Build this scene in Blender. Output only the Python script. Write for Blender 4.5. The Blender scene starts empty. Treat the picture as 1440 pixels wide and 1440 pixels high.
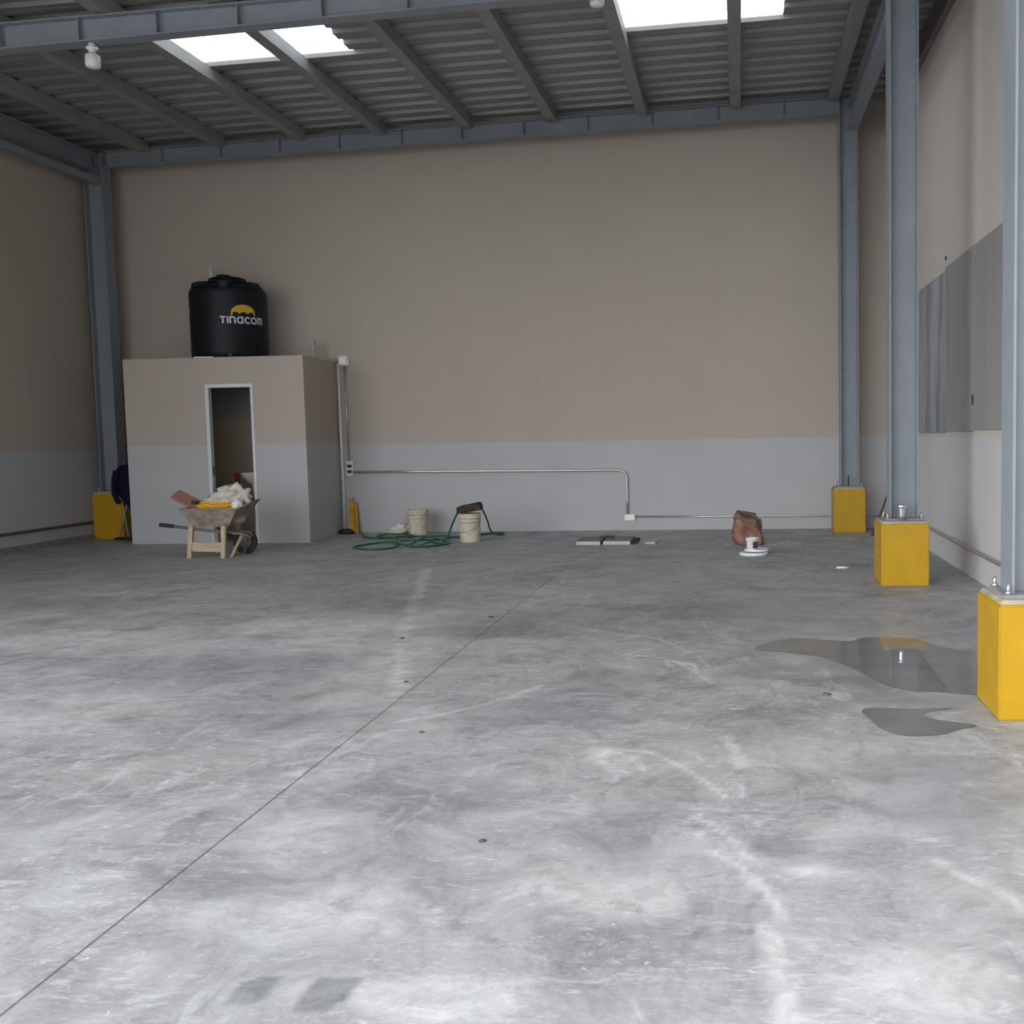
import bpy, bmesh, math, random
import numpy as np
from mathutils import Vector, Matrix, noise

random.seed(7)
PI = math.pi
S = bpy.context.scene
COL = S.collection
SK = -0.0225          # the back wall runs slightly askew to the side walls


def ysk(x, y0):
    return y0 + SK * x


# ------------------------------------------------------------------ materials
def new_mat(name):
    m = bpy.data.materials.new(name)
    m.use_nodes = True
    nt = m.node_tree
    return m, nt, nt.nodes['Principled BSDF']


def mat(name, col, rough=.6, metal=0., spec=.5, var=.0, scale=8., bump=0., detail=5., col2=None, vec_scale=None):
    """plain procedural material: base colour broken up by noise"""
    m, nt, b = new_mat(name)
    b.inputs['Roughness'].default_value = rough
    b.inputs['Metallic'].default_value = metal
    b.inputs['Specular IOR Level'].default_value = spec
    N, L = nt.nodes, nt.links
    tc = N.new('ShaderNodeTexCoord')
    mp = N.new('ShaderNodeMapping')
    if vec_scale:
        mp.inputs['Scale'].default_value = vec_scale
    L.new(tc.outputs['Object'], mp.inputs['Vector'])
    nz = N.new('ShaderNodeTexNoise')
    nz.inputs['Scale'].default_value = scale
    nz.inputs['Detail'].default_value = detail
    L.new(mp.outputs['Vector'], nz.inputs['Vector'])
    rp = N.new('ShaderNodeValToRGB')
    c = Vector(col)
    lo = c * (1 - var)
    hi = Vector(col2) if col2 else c * (1 + var)
    rp.color_ramp.elements[0].color = (*lo, 1)
    rp.color_ramp.elements[1].color = (*hi, 1)
    rp.color_ramp.elements[0].position = .32
    rp.color_ramp.elements[1].position = .68
    L.new(nz.outputs['Fac'], rp.inputs['Fac'])
    L.new(rp.outputs['Color'], b.inputs['Base Color'])
    if bump:
        bp = N.new('ShaderNodeBump')
        bp.inputs['Strength'].default_value = bump
        bp.inputs['Distance'].default_value = .01
        L.new(nz.outputs['Fac'], bp.inputs['Height'])
        L.new(bp.outputs['Normal'], b.inputs['Normal'])
    return m


def two_tone(name, split, low, high, soft=.008):
    """painted render: lower band and upper colour, split at a world height"""
    m, nt, b = new_mat(name)
    b.inputs['Roughness'].default_value = .75
    b.inputs['Specular IOR Level'].default_value = .25
    N, L = nt.nodes, nt.links
    g = N.new('ShaderNodeNewGeometry')
    sp = N.new('ShaderNodeSeparateXYZ')
    L.new(g.outputs['Position'], sp.inputs[0])
    mr = N.new('ShaderNodeMapRange')
    mr.inputs['From Min'].default_value = split - soft
    mr.inputs['From Max'].default_value = split + soft
    L.new(sp.outputs['Z'], mr.inputs['Value'])
    mx = N.new('ShaderNodeMix')
    mx.data_type = 'RGBA'
    mx.inputs[6].default_value = (*low, 1)
    mx.inputs[7].default_value = (*high, 1)
    L.new(mr.outputs[0], mx.inputs[0])
    nz = N.new('ShaderNodeTexNoise')
    nz.inputs['Scale'].default_value = 1.6
    nz.inputs['Detail'].default_value = 8
    L.new(g.outputs['Position'], nz.inputs['Vector'])
    r2 = N.new('ShaderNodeMapRange')
    r2.inputs['From Min'].default_value = .3
    r2.inputs['From Max'].default_value = .7
    r2.inputs['To Min'].default_value = .975
    r2.inputs['To Max'].default_value = 1.025
    L.new(nz.outputs['Fac'], r2.inputs['Value'])
    ml = N.new('ShaderNodeMix')
    ml.data_type = 'RGBA'
    ml.blend_type = 'MULTIPLY'
    ml.inputs[0].default_value = 1
    L.new(mx.outputs[2], ml.inputs[6])
    L.new(r2.outputs[0], ml.inputs[7])
    L.new(ml.outputs[2], b.inputs['Base Color'])
    n2 = N.new('ShaderNodeTexNoise')
    n2.inputs['Scale'].default_value = 60
    n2.inputs['Detail'].default_value = 4
    L.new(g.outputs['Position'], n2.inputs['Vector'])
    bp = N.new('ShaderNodeBump')
    bp.inputs['Strength'].default_value = .12
    bp.inputs['Distance'].default_value = .01
    L.new(n2.outputs['Fac'], bp.inputs['Height'])
    L.new(bp.outputs['Normal'], b.inputs['Normal'])
    return m


GREY = (.475, .47, .48)
TAN = (.465, .405, .350)
M = {}
M['wall'] = two_tone('painted wall', 1.367, GREY, TAN)
M['bath'] = two_tone('painted cubicle', 1.41, GREY, TAN)
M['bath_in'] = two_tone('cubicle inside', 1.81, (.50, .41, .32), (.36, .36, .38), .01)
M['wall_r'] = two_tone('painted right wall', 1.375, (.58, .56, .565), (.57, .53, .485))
M['steel'] = mat('blue grey painted steel', (.235, .262, .288), .42, 0, .5, .07, 3, .02)
M['steel_d'] = mat('roof steel', (.27, .27, .255), .5, 0, .4, .12, 2)
M['edge'] = mat('wall top channel', (.19, .17, .155), .6, 0, .3, .1, 3)
M['deck'] = mat('galvanised roof sheet', (.25, .245, .24), .4, .2, .5, .10, 1.5)
M['yellow'] = mat('yellow paint', (.47, .268, .004), .45, 0, .4, .06, 5, .02)
M['mortar'] = mat('bare concrete top', (.42, .37, .28), .9, 0, .2, .2, 9, .2)
M['black'] = mat('black polyethylene', (.0075, .0085, .012), .5, 0, .28, .15, 4)
M['white'] = mat('white plastic', (.78, .78, .78), .35, 0, .5, .03, 5)
M['boxwhite'] = mat('warm white plastic', (.88, .86, .78), .35, 0, .5, .02, 5)
M['logo'] = mat('yellow print', (.62, .40, .03), .5, 0, .3, .1, 20)
M['letter'] = mat('white print', (.62, .66, .74), .5, 0, .3, .03, 20)
M['alu'] = mat('white aluminium frame', (.66, .68, .70), .35, 0, .5, .03, 5)
M['galv'] = mat('galvanised conduit', (.55, .53, .50), .28, .75, .5, .1, 20)
M['pvc'] = mat('white pvc pipe', (.74, .73, .72), .35, 0, .5, .04, 6)
M['greypipe'] = mat('grey pipe', (.46, .47, .48), .4, 0, .5, .1, 9)
M['chrome'] = mat('shiny tin', (.75, .78, .82), .15, .95, .5, .05, 9)
M['dark'] = mat('dark plastic', (.02, .02, .022), .5, 0, .4, .2, 12)
M['bucket'] = mat('cement spattered plastic', (.56, .51, .40), .6, 0, .3, .16, 14, .1)
M['hose'] = mat('green hose', (.008, .105, .05), .32, 0, .5, .15, 20)
M['tray'] = mat('cement crusted steel', (.31, .26, .20), .8, 0, .2, .32, 11, .4, col2=(.40, .35, .29))
M['wood'] = mat('cement stained wood', (.47, .395, .28), .8, 0, .2, .2, 14, .2, vec_scale=(1, 1, 4))
M['barrowpipe'] = mat('grimy steel pipe', (.17, .155, .13), .6, .2, .4, .25, 18)
M['rubber'] = mat('dusty black rubber', (.04, .037, .033), .75, 0, .3, .2, 20)
M['plank'] = mat('reddish board', (.36, .17, .15), .7, 0, .3, .2, 10, vec_scale=(2, 12, 12))
M['rope'] = mat('yellow cord', (.80, .46, .03), .5, 0, .4, .15, 25)
M['sack'] = mat('white woven sack', (.66, .62, .54), .75, 0, .2, .14, 12, .2)
M['navy'] = mat('navy cloth', (.009, .010, .030), .85, 0, .15, .25, 9, .2)
M['stick'] = mat('pale wooden handle', (.33, .28, .22), .7, 0, .3, .15, 14)
M['redcloth'] = mat('red cloth', (.36, .065, .075), .8, 0, .2, .2, 12)
M['porcelain'] = mat('porcelain', (.60, .56, .49), .2, 0, .5, .03, 4)
M['bagred'] = mat('red printed paper', (.36, .11, .10), .75, 0, .2, .5, 6, .3, col2=(.33, .235, .17))
M['bagtan'] = mat('kraft paper', (.42, .33, .25), .8, 0, .2, .16, 9, .2)
M['print'] = mat('purple print', (.12, .05, .09), .5, 0, .3, .3, 40)
M['bark'] = mat('dark brown lump', (.055, .042, .032), .85, 0, .2, .5, 14, .4)
M['slab'] = mat('pale concrete lid', (.50, .48, .43), .8, 0, .2, .12, 10, .2)
M['slabtop'] = mat('weathered concrete lid', (.22, .22, .22), .7, 0, .3, .18, 8, .2)
M['chip'] = mat('dark chip', (.11, .105, .095), .8, 0, .2, .3, 30)
M['rust'] = mat('rusty rod', (.09, .05, .04), .8, .2, .3, .4, 18)
M['yellowbar'] = mat('ochre bar', (.50, .27, .03), .5, 0, .4, .18, 8)
M['bulb'] = mat('frosted bulb', (.74, .76, .80), .3, 0, .5, .02, 4)


def streaked_panel():
    m, nt, b = new_mat('grey sheet with streaks')
    b.inputs['Roughness'].default_value = .5
    N, L = nt.nodes, nt.links
    g = N.new('ShaderNodeNewGeometry')
    mp = N.new('ShaderNodeMapping')
    mp.inputs['Scale'].default_value = (1, 1.9, .30)
    L.new(g.outputs['Position'], mp.inputs['Vector'])
    nz = N.new('ShaderNodeTexNoise')
    nz.inputs['Scale'].default_value = 1.7
    nz.inputs['Detail'].default_value = 6
    nz.inputs['Distortion'].default_value = 1.1
    L.new(mp.outputs['Vector'], nz.inputs['Vector'])
    sp = N.new('ShaderNodeSeparateXYZ')
    L.new(g.outputs['Position'], sp.inputs[0])
    mr = N.new('ShaderNodeMapRange')          # the far sheet is the stained one
    mr.inputs['From Min'].default_value = 11.6
    mr.inputs['From Max'].default_value = 12.3
    L.new(sp.outputs['Y'], mr.inputs['Value'])
    r1 = N.new('ShaderNodeValToRGB')
    r1.color_ramp.elements[0].position = .38
    r1.color_ramp.elements[0].color = (.17, .20, .235, 1)
    r1.color_ramp.elements[1].position = .62
    r1.color_ramp.elements[1].color = (.36, .37, .38, 1)
    L.new(nz.outputs['Fac'], r1.inputs['Fac'])
    r2 = N.new('ShaderNodeValToRGB')
    r2.color_ramp.elements[0].position = .2
    r2.color_ramp.elements[0].color = (.27, .265, .26, 1)
    r2.color_ramp.elements[1].position = .7
    r2.color_ramp.elements[1].color = (.32, .315, .31, 1)
    L.new(nz.outputs['Fac'], r2.inputs['Fac'])
    mx = N.new('ShaderNodeMix')
    mx.data_type = 'RGBA'
    L.new(mr.outputs[0], mx.inputs[0])
    L.new(r2.outputs['Color'], mx.inputs[6])
    L.new(r1.outputs['Color'], mx.inputs[7])
    L.new(mx.outputs[2], b.inputs['Base Color'])
    return m


M['panel'] = streaked_panel()


def skylight_mat():
    m = bpy.data.materials.new('translucent roof sheet')
    m.use_nodes = True
    nt = m.node_tree
    nt.nodes.clear()
    o = nt.nodes.new('ShaderNodeOutputMaterial')
    t = nt.nodes.new('ShaderNodeBsdfTranslucent')
    t.inputs['Color'].default_value = (.95, .96, .97, 1)
    c = nt.nodes.new('ShaderNodeBsdfTransparent')
    c.inputs['Color'].default_value = (.95, .96, .97, 1)
    x = nt.nodes.new('ShaderNodeMixShader')
    x.inputs[0].default_value = .45
    nt.links.new(t.outputs[0], x.inputs[1])
    nt.links.new(c.outputs[0], x.inputs[2])
    nt.links.new(x.outputs[0], o.inputs['Surface'])
    return m


M['skylight'] = skylight_mat()


def puddle_mat(name, col, rough):
    m, nt, b = new_mat(name)
    N, L = nt.nodes, nt.links
    b.inputs['Roughness'].default_value = rough
    b.inputs['IOR'].default_value = 1.33
    b.inputs['Specular IOR Level'].default_value = .5
    g = N.new('ShaderNodeNewGeometry')
    nz = N.new('ShaderNodeTexNoise')
    nz.inputs['Scale'].default_value = 2.5
    nz.inputs['Detail'].default_value = 6
    L.new(g.outputs['Position'], nz.inputs['Vector'])
    rp = N.new('ShaderNodeValToRGB')
    rp.color_ramp.elements[0].position = .3
    rp.color_ramp.elements[0].color = (*(Vector(col) * .82), 1)
    rp.color_ramp.elements[1].position = .7
    rp.color_ramp.elements[1].color = (*(Vector(col) * 1.15), 1)
    L.new(nz.outputs['Fac'], rp.inputs['Fac'])
    L.new(rp.outputs['Color'], b.inputs['Base Color'])
    return m


M['water'] = puddle_mat('standing water', (.19, .188, .182), .03)
M['damp'] = puddle_mat('drying water', (.19, .19, .186), .2)


def floor_mat():
    m, nt, b = new_mat('trowelled concrete')
    N, L = nt.nodes, nt.links
    g = N.new('ShaderNodeNewGeometry')
    at = N.new('ShaderNodeAttribute')
    at.attribute_name = 'wear'
    sw = N.new('ShaderNodeSeparateColor')
    L.new(at.outputs['Color'], sw.inputs[0])
    DUST, DARK, DAMP = sw.outputs[0], sw.outputs[1], sw.outputs[2]

    def nz(scale, detail=8, dist=0., rough=.6, vs=None, off=0):
        n = N.new('ShaderNodeTexNoise')
        n.inputs['Scale'].default_value = scale
        n.inputs['Detail'].default_value = detail
        n.inputs['Distortion'].default_value = dist
        n.inputs['Roughness'].default_value = rough
        mp = N.new('ShaderNodeMapping')
        mp.inputs['Location'].default_value = (off, off * 1.7, 0)
        if vs:
            mp.inputs['Scale'].default_value = vs
            mp.inputs['Rotation'].default_value = (0, 0, off * .3)
        L.new(g.outputs['Position'], mp.inputs['Vector'])
        L.new(mp.outputs['Vector'], n.inputs['Vector'])
        return n.outputs['Fac']

    def rng(v, a, c, lo=0., hi=1.):
        r = N.new('ShaderNodeMapRange')
        r.inputs['From Min'].default_value = a
        r.inputs['From Max'].default_value = c
        r.inputs['To Min'].default_value = lo
        r.inputs['To Max'].default_value = hi
        L.new(v, r.inputs['Value'])
        return r.outputs[0]

    def op(kind, a, c=None):
        n = N.new('ShaderNodeMath')
        n.operation = kind
        n.use_clamp = kind in ('MULTIPLY', 'ADD') and False
        for i, v in enumerate((a, c)):
            if v is None:
                continue
            if isinstance(v, (int, float)):
                n.inputs[i].default_value = v
            else:
                L.new(v, n.inputs[i])
        return n.outputs[0]

    def mix(fac, a, c, mode='MIX'):
        x = N.new('ShaderNodeMix')
        x.data_type = 'RGBA'
        x.blend_type = mode
        for s, v in ((0, fac), (6, a), (7, c)):
            if isinstance(v, tuple):
                x.inputs[s].default_value = (*v, 1)
            elif isinstance(v, (int, float)):
                x.inputs[s].default_value = v
            else:
                L.new(v, x.inputs[s])
        return x.outputs[2]

    big = rng(nz(.55, 6, .6, .6, None, 3.1), .36, .66)
    col = mix(big, (.32, .32, .32), (.45, .452, .453))
    # broad dull patches and a little warm dust
    warm = rng(nz(.45, 4, .3, .5, None, 9.3), .52, .75, 0, .45)
    col = mix(warm, col, (.47, .455, .42))
    # fine trowel marks in swirling directions
    warp = nz(1.1, 3, .5, .5, None, 5.2)
    wv = N.new('ShaderNodeTexWave')
    wv.inputs['Scale'].default_value = 11
    wv.inputs['Distortion'].default_value = 26
    wv.inputs['Detail'].default_value = 3
    wv.inputs['Detail Scale'].default_value = .55
    L.new(g.outputs['Position'], wv.inputs['Vector'])
    tro = op('MULTIPLY', rng(wv.outputs['Fac'], .55, .95), rng(nz(1.7, 5, .4, .6, None, 1.4), .5, .68))
    col = mix(op('MULTIPLY', tro, .16), col, (.66, .665, .67))
    def ridge(scale, vs, off, dist=.6):
        n = N.new('ShaderNodeTexNoise')
        n.noise_type = 'RIDGED_MULTIFRACTAL'
        n.inputs['Scale'].default_value = scale
        n.inputs['Detail'].default_value = 9
        n.inputs['Roughness'].default_value = .62
        n.inputs['Distortion'].default_value = dist
        mp = N.new('ShaderNodeMapping')
        mp.inputs['Location'].default_value = (off, -off, off)
        mp.inputs['Rotation'].default_value = (0, 0, off)
        mp.inputs['Scale'].default_value = vs
        L.new(g.outputs['Position'], mp.inputs['Vector'])
        L.new(mp.outputs['Vector'], n.inputs['Vector'])
        return n.outputs['Fac']
    mot = rng(nz(2.3, 14, .9, .76, None, 12.4), .36, .64)
    col = mix(.5, col, mix(mot, (.275, .278, .28), (.57, .575, .575)))
    # scratch fields running in two directions, each confined to its own patches
    for sc, vs, off, lo, hi, k, cc in ((3.0, (2, 6, 1), .5, .48, .62, .55, (.66, .665, .67)), (3.4, (2, 7, 1), 2.1, .48, .60, .55, (.66, .665, .67)), (2.4, (2, 6, 1), 1.2, .48, .64, .5, (.22, .225, .23)), (6, (3, 9, 1), 2.9, .46, .6, .5, (.66, .665, .67))):
        st = rng(nz(sc, 13, 1.1, .78, vs, off), .53, .64)
        pm = rng(nz(1.1, 6, .4, .6, None, off * 5 + 1), lo, hi)
        col = mix(op('MULTIPLY', op('MULTIPLY', st, pm), k), col, cc)
    rdg = rng(ridge(1.3, (1, 1.5, 1), .9), 1.0, 1.7)
    col = mix(op('MULTIPLY', op('MULTIPLY', rdg, rng(nz(.9, 4, .3, .5, None, 15.), .48, .62)), .45), col, (.66, .665, .67))
    # scuffs: thresholded rough noise, stretched along the trowel sweep
    s1 = rng(nz(2.6, 12, 1.4, .72, (1.5, .8, 1), 2.2), .54, .70)
    s1 = op('MULTIPLY', s1, rng(nz(.8, 4, .3, .5, None, 6.6), .42, .62))
    col = mix(op('MULTIPLY', s1, .85), col, (.63, .64, .645))
    s2 = rng(nz(7.5, 10, 1.8, .7, (.6, 1.7, 1), 4.4), .56, .70)
    col = mix(op('MULTIPLY', s2, .55), col, (.64, .65, .66))
    d1 = rng(nz(4.2, 10, 1.2, .7, (1.3, .7, 1), 8.8), .57, .72)
    col = mix(op('MULTIPLY', d1, .42), col, (.235, .24, .245))
    # speckle of plaster crumbs and pin holes
    sp1 = op('MULTIPLY', rng(nz(34, 6, .6, .75, None, 21.), .60, .68), rng(nz(1.4, 6, .5, .6, None, 23.), .46, .60))
    col = mix(op('MULTIPLY', sp1, .8), col, (.70, .70, .695))
    sp2 = op('MULTIPLY', rng(nz(26, 6, .6, .72, None, 31.), .62, .70), rng(nz(1.2, 6, .5, .6, None, 27.), .48, .62))
    col = mix(op('MULTIPLY', sp2, .6), col, (.2, .2, .205))
    # painted-on wear: pale plaster sweeps, dull patches
    grain = rng(nz(9, 10, 1.0, .75, None, 7.7), .38, .60)
    dm = op('MULTIPLY', DUST, op('ADD', op('MULTIPLY', grain, .75), .25))
    col = mix(dm, col, (.685, .685, .68))
    km = op('MULTIPLY', DARK, op('ADD', op('MULTIPLY', grain, .5), .5))
    col = mix(op('MULTIPLY', km, .75), col, (.25, .255, .265))
    col = mix(op('MULTIPLY', DAMP, .5), col, (.36, .37, .38))
    # saw cuts: a straight one running away from the entrance and a fainter one left of it
    sp = N.new('ShaderNodeSeparateXYZ')
    L.new(g.outputs['Position'], sp.inputs[0])
    c1 = rng(op('ABSOLUTE', op('ADD', sp.outputs['X'], 1.952)), .0032, .0062, 1, 0)
    c2 = rng(op('ABSOLUTE', op('ADD', sp.outputs['X'], op('ADD', op('MULTIPLY', sp.outputs['Y'], -.128), 5.868))), .006, .014, 1, 0)
    c3 = rng(op('ABSOLUTE', op('ADD', sp.outputs['Y'], -12.25)), .008, .02, 1, 0)
    c2 = op('MULTIPLY', c2, rng(nz(1.3, 4, 0, .5, None, 1.1), .35, .6))
    col = mix(op('MULTIPLY', c1, .62), col, (.19, .16, .16))
    col = mix(op('MULTIPLY', c2, .5), col, (.2, .2, .2))
    col = mix(op('MULTIPLY', c3, .18), col, (.2, .2, .2))
    bc = N.new('ShaderNodeBrightContrast')
    bc.inputs['Bright'].default_value = -.045
    bc.inputs['Contrast'].default_value = .34
    L.new(col, bc.inputs['Color'])
    L.new(bc.outputs[0], b.inputs['Base Color'])
    ro = op('ADD', op('MULTIPLY', DAMP, -.26), rng(nz(2.0, 6, .4, .6, None, 3.9), .3, .7, .46, .64))
    L.new(ro, b.inputs['Roughness'])
    b.inputs['Specular IOR Level'].default_value = .42
    bp = N.new('ShaderNodeBump')
    bp.inputs['Strength'].default_value = .10
    bp.inputs['Distance'].default_value = .006
    L.new(op('ADD', op('MULTIPLY', s2, .6), op('MULTIPLY', tro, .6)), bp.inputs['Height'])
    L.new(bp.outputs['Normal'], b.inputs['Normal'])
    return m


M['floor'] = floor_mat()
M['outside'] = mat('pale yard paving', (.46, .46, .45), .85, 0, .2, .08, 1.2)


# ------------------------------------------------------------------ geometry helpers
def box(bm, x0, x1, y0, y1, z0, z1, skew=False):
    vs = [bm.verts.new((x, (ysk(x, y) if skew else y), z)) for z in (z0, z1) for x, y in ((x0, y0), (x1, y0), (x1, y1), (x0, y1))]
    for f in ((3, 2, 1, 0), (4, 5, 6, 7), (0, 1, 5, 4), (1, 2, 6, 5), (2, 3, 7, 6), (3, 0, 4, 7)):
        bm.faces.new([vs[i] for i in f])
    return vs


def bar(bm, a, b, w, h, up=(0, 0, 1), taper=1.):
    """square bar from a to b"""
    a, b = Vector(a), Vector(b)
    d = (b - a).normalized()
    s = d.cross(Vector(up))
    if s.length < 1e-4:
        s = d.cross(Vector((1, 0, 0)))
    s.normalize()
    u = s.cross(d)
    vs = []
    for p, k in ((a, 1), (b, taper)):
        for i, j in ((-1, -1), (1, -1), (1, 1), (-1, 1)):
            vs.append(bm.verts.new(p + s * (i * w / 2 * k) + u * (j * h / 2 * k)))
    for f in ((3, 2, 1, 0), (4, 5, 6, 7), (0, 1, 5, 4), (1, 2, 6, 5), (2, 3, 7, 6), (3, 0, 4, 7)):
        bm.faces.new([vs[i] for i in f])


def tube(bm, pts, r, n=8, cap=True, closed=False):
    pts = [Vector(p) for p in pts]
    rings = []
    prev = None
    m = len(pts)
    for i, p in enumerate(pts):
        if closed:
            t = pts[(i + 1) % m] - pts[i - 1]
        else:
            t = pts[min(i + 1, m - 1)] - pts[max(i - 1, 0)]
        t.normalize()
        if prev is None:
            s = t.cross(Vector((0, 0, 1)))
            if s.length < 1e-3:
                s = t.cross(Vector((1, 0, 0)))
        else:
            s = prev - t * prev.dot(t)
        s.normalize()
        prev = s
        u = s.cross(t)
        rr = r[i] if isinstance(r, (list, tuple)) else r
        rings.append([bm.verts.new(p + (s * math.cos(2 * PI * k / n) + u * math.sin(2 * PI * k / n)) * rr) for k in range(n)])
    rng_ = range(m if closed else m - 1)
    for i in rng_:
        a, b = rings[i], rings[(i + 1) % m]
        for k in range(n):
            f = bm.faces.new((a[k], a[(k + 1) % n], b[(k + 1) % n], b[k]))
            f.smooth = True
    if cap and not closed:
        bm.faces.new(rings[0][::-1])
        bm.faces.new(rings[-1])


def lathe(bm, prof, n=32, o=(0, 0, 0), smooth=True):
    """prof: list of (radius, z); radius 0 closes"""
    o = Vector(o)
    rings = []
    for r, z in prof:
        if r < 1e-6:
            rings.append([bm.verts.new(o + Vector((0, 0, z)))])
        else:
            rings.append([bm.verts.new(o + Vector((r * math.cos(2 * PI * k / n), r * math.sin(2 * PI * k / n), z))) for k in range(n)])
    for a, b in zip(rings, rings[1:]):
        for k in range(n):
            k2 = (k + 1) % n
            if len(a) == 1 and len(b) == 1:
                continue
            if len(a) == 1:
                f = bm.faces.new((a[0], b[k2], b[k]))
            elif len(b) == 1:
                f = bm.faces.new((a[k], a[k2], b[0]))
            else:
                f = bm.faces.new((a[k], a[k2], b[k2], b[k]))
            f.smooth = smooth


def smooth_path(pts, n=6, closed=False):
    pts = [Vector(p) for p in pts]
    out = []
    m = len(pts)
    for i in range(m if closed else m - 1):
        if closed:
            p0, p1, p2, p3 = pts[i - 1], pts[i], pts[(i + 1) % m], pts[(i + 2) % m]
        else:
            p0, p1, p2, p3 = pts[max(i - 1, 0)], pts[i], pts[i + 1], pts[min(i + 2, m - 1)]
        for k in range(n):
            t = k / n
            out.append(.5 * ((2 * p1) + (p2 - p0) * t + (2 * p0 - 5 * p1 + 4 * p2 - p3) * t * t + (3 * p1 - p0 - 3 * p2 + p3) * t ** 3))
    if not closed:
        out.append(pts[-1])
    return out


def bevel(bm, w, seg=2):
    bmesh.ops.recalc_face_normals(bm, faces=bm.faces)
    bmesh.ops.bevel(bm, geom=bm.edges[:], offset=w, segments=seg, affect='EDGES', clamp_overlap=True)


def link(name, bm, m, parent=None, loc=None, rot=None, recalc=True):
    if recalc:
        bmesh.ops.recalc_face_normals(bm, faces=bm.faces)
    me = bpy.data.meshes.new(name)
    bm.to_mesh(me)
    bm.free()
    me.materials.append(m)
    o = bpy.data.objects.new(name, me)
    COL.objects.link(o)
    if parent:
        o.parent = parent
    if loc:
        o.location = loc
    if rot:
        o.rotation_euler = rot
    return o


def tag(o, label, cat, group=None):
    o['label'] = label
    o['category'] = cat
    if group:
        o['group'] = group
    return o


def thing(name, label, cat, loc=(0, 0, 0), rotz=0., group=None):
    o = bpy.data.objects.new(name, None)
    o.empty_display_size = .1
    COL.objects.link(o)
    o.location = loc
    o.rotation_euler = (0, 0, rotz)
    return tag(o, label, cat, group)


def struct(name, bm, m, parent=None, recalc=True):
    o = link(name, bm, m, parent, recalc=recalc)
    if not parent:
        o['kind'] = 'structure'
    return o


def B():
    return bmesh.new()


def blob(bm, rx, ry, rz, amp, freq, seed, sub=4, flat=None, o=(0, 0, 0)):
    r = bmesh.ops.create_icosphere(bm, subdivisions=sub, radius=1)
    for v in r['verts']:
        n = v.co.normalized()
        k = 1 + amp * noise.fractal(n * freq + Vector((seed, seed * 2.1, 0)), 1., 2., 5) + amp * .7 * (abs(noise.noise(n * freq * 1.7 + Vector((0, seed, seed)))) - .3)
        v.co = Vector((n.x * rx, n.y * ry, n.z * rz)) * k
        if flat is not None and v.co.z < flat:
            v.co.z = flat
        v.co += Vector(o)
    for f in bm.faces:
        f.smooth = True


# ------------------------------------------------------------------ the shell
XL, XR = -9.87, 2.29
YB = 16.09
YF = 1.3                  # the open entrance side; the photographer stands just outside
LEFT_OPEN = 6.2           # the left wall starts here; the bays before it are open


def deck_z(x, y=15.6):            # underside of the roof sheet
    return beam_z(x, y) + .15


def beam_z(x, y=15.6):            # underside of the purlins
    return 5.84 + .029 * (x + 6.58) + .009 * (y - 15.6)


# floor with its wear
BL = [('L',-0.60,4.81,0.10,0.17),('L',0.22,3.54,0.07,0.05),('L',-1.73,2.81,0.09,0.12),('L',-1.68,3.16,0.08,0.09),('L',-2.35,7.10,0.23,0.71),('L',-3.69,5.60,0.45,0.53),('L',-3.17,8.19,0.81,0.47),('L',0.72,4.38,0.17,0.22),('L',-1.66,3.78,0.16,0.28),('L',-1.25,3.25,0.21,0.21),('L',-0.47,3.44,0.29,0.34),('L',0.48,2.79,0.26,0.18),('L',-0.85,2.70,0.31,0.18),('L',-3.27,7.36,1.04,0.36),('L',-5.06,7.65,0.79,0.39),('D',-6.37,9.35,0.91,0.50),('D',-3.45,6.67,0.81,0.59),('D',-1.25,4.26,0.36,0.26),('D',-2.37,5.46,0.31,0.20),('D',0.14,3.76,0.10,0.15),('D',-3.04,9.23,0.71,0.55),('D',-1.01,5.61,0.50,0.37),('D',-0.43,3.81,0.21,0.28),('D',-1.79,8.15,0.62,0.62),('D',-1.85,3.40,0.22,0.17),('D',-0.60,8.77,0.82,0.49),('D',0.96,6.63,0.61,0.60),('W',0.29,9.10,0.54,0.83),('W',0.90,8.09,0.74,0.53),('W',0.56,6.64,0.40,0.28),('W',1.00,5.84,0.42,0.19),('W',-0.64,10.43,0.42,0.79),('W',0.82,4.30,0.31,0.52)]
ARCS = [(.03,.65,[(-0.55,4.911),(-0.411,4.857),(-0.267,4.649),(-0.134,4.413),(-0.067,4.265)]),
        (.03,.65,[(-0.194,4.037),(-0.123,3.964),(-0.041,3.824),(0.018,3.662)]),
        (.034,.65,[(-0.117,3.722),(-0.015,3.569),(0.066,3.4),(0.097,3.296),(0.114,3.149)]),
        (.058,.62,[(0.06,3.148),(0.078,3.014),(0.088,2.89),(0.097,2.74),(0.095,2.603),(.09,2.3)]),
        (.047,.6,[(-0.083,5.15),(-0.037,4.917),(-0.008,4.653)]),
        (.045,.6,[(0.673,3.648),(0.713,3.542),(0.776,3.459),(0.826,3.38),(0.868,3.245)]),
        (.03,.6,[(-0.904,7.758),(-0.631,7.645),(-0.348,7.119)]),
        (.03,.6,[(-0.779,7.078),(-0.429,6.852),(-0.182,6.261)]),
        (.11,.65,[(-3.517,11.695),(-3.006,9.629),(-2.598,8.025),(-2.345,7.099),(-2.0,6.005)]),
        (.031,.6,[(-0.581,4.747),(-0.547,4.451)]),
        (.04,.5,[(-1.803,5.396),(-1.615,5.538),(-1.374,5.841),(-1.193,6.176)]),
        (.03,.4,[(-1.813,5.198),(-1.898,4.839),(-2.104,4.674)])]
SMEARS = [[(-1.382,2.649),(-1.373,2.799),(-1.281,2.794),(-1.285,2.66),(-1.317,2.644)], [(-1.184,2.614),(-1.18,2.786),(-1.07,2.778),(-1.077,2.625)]]


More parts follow.
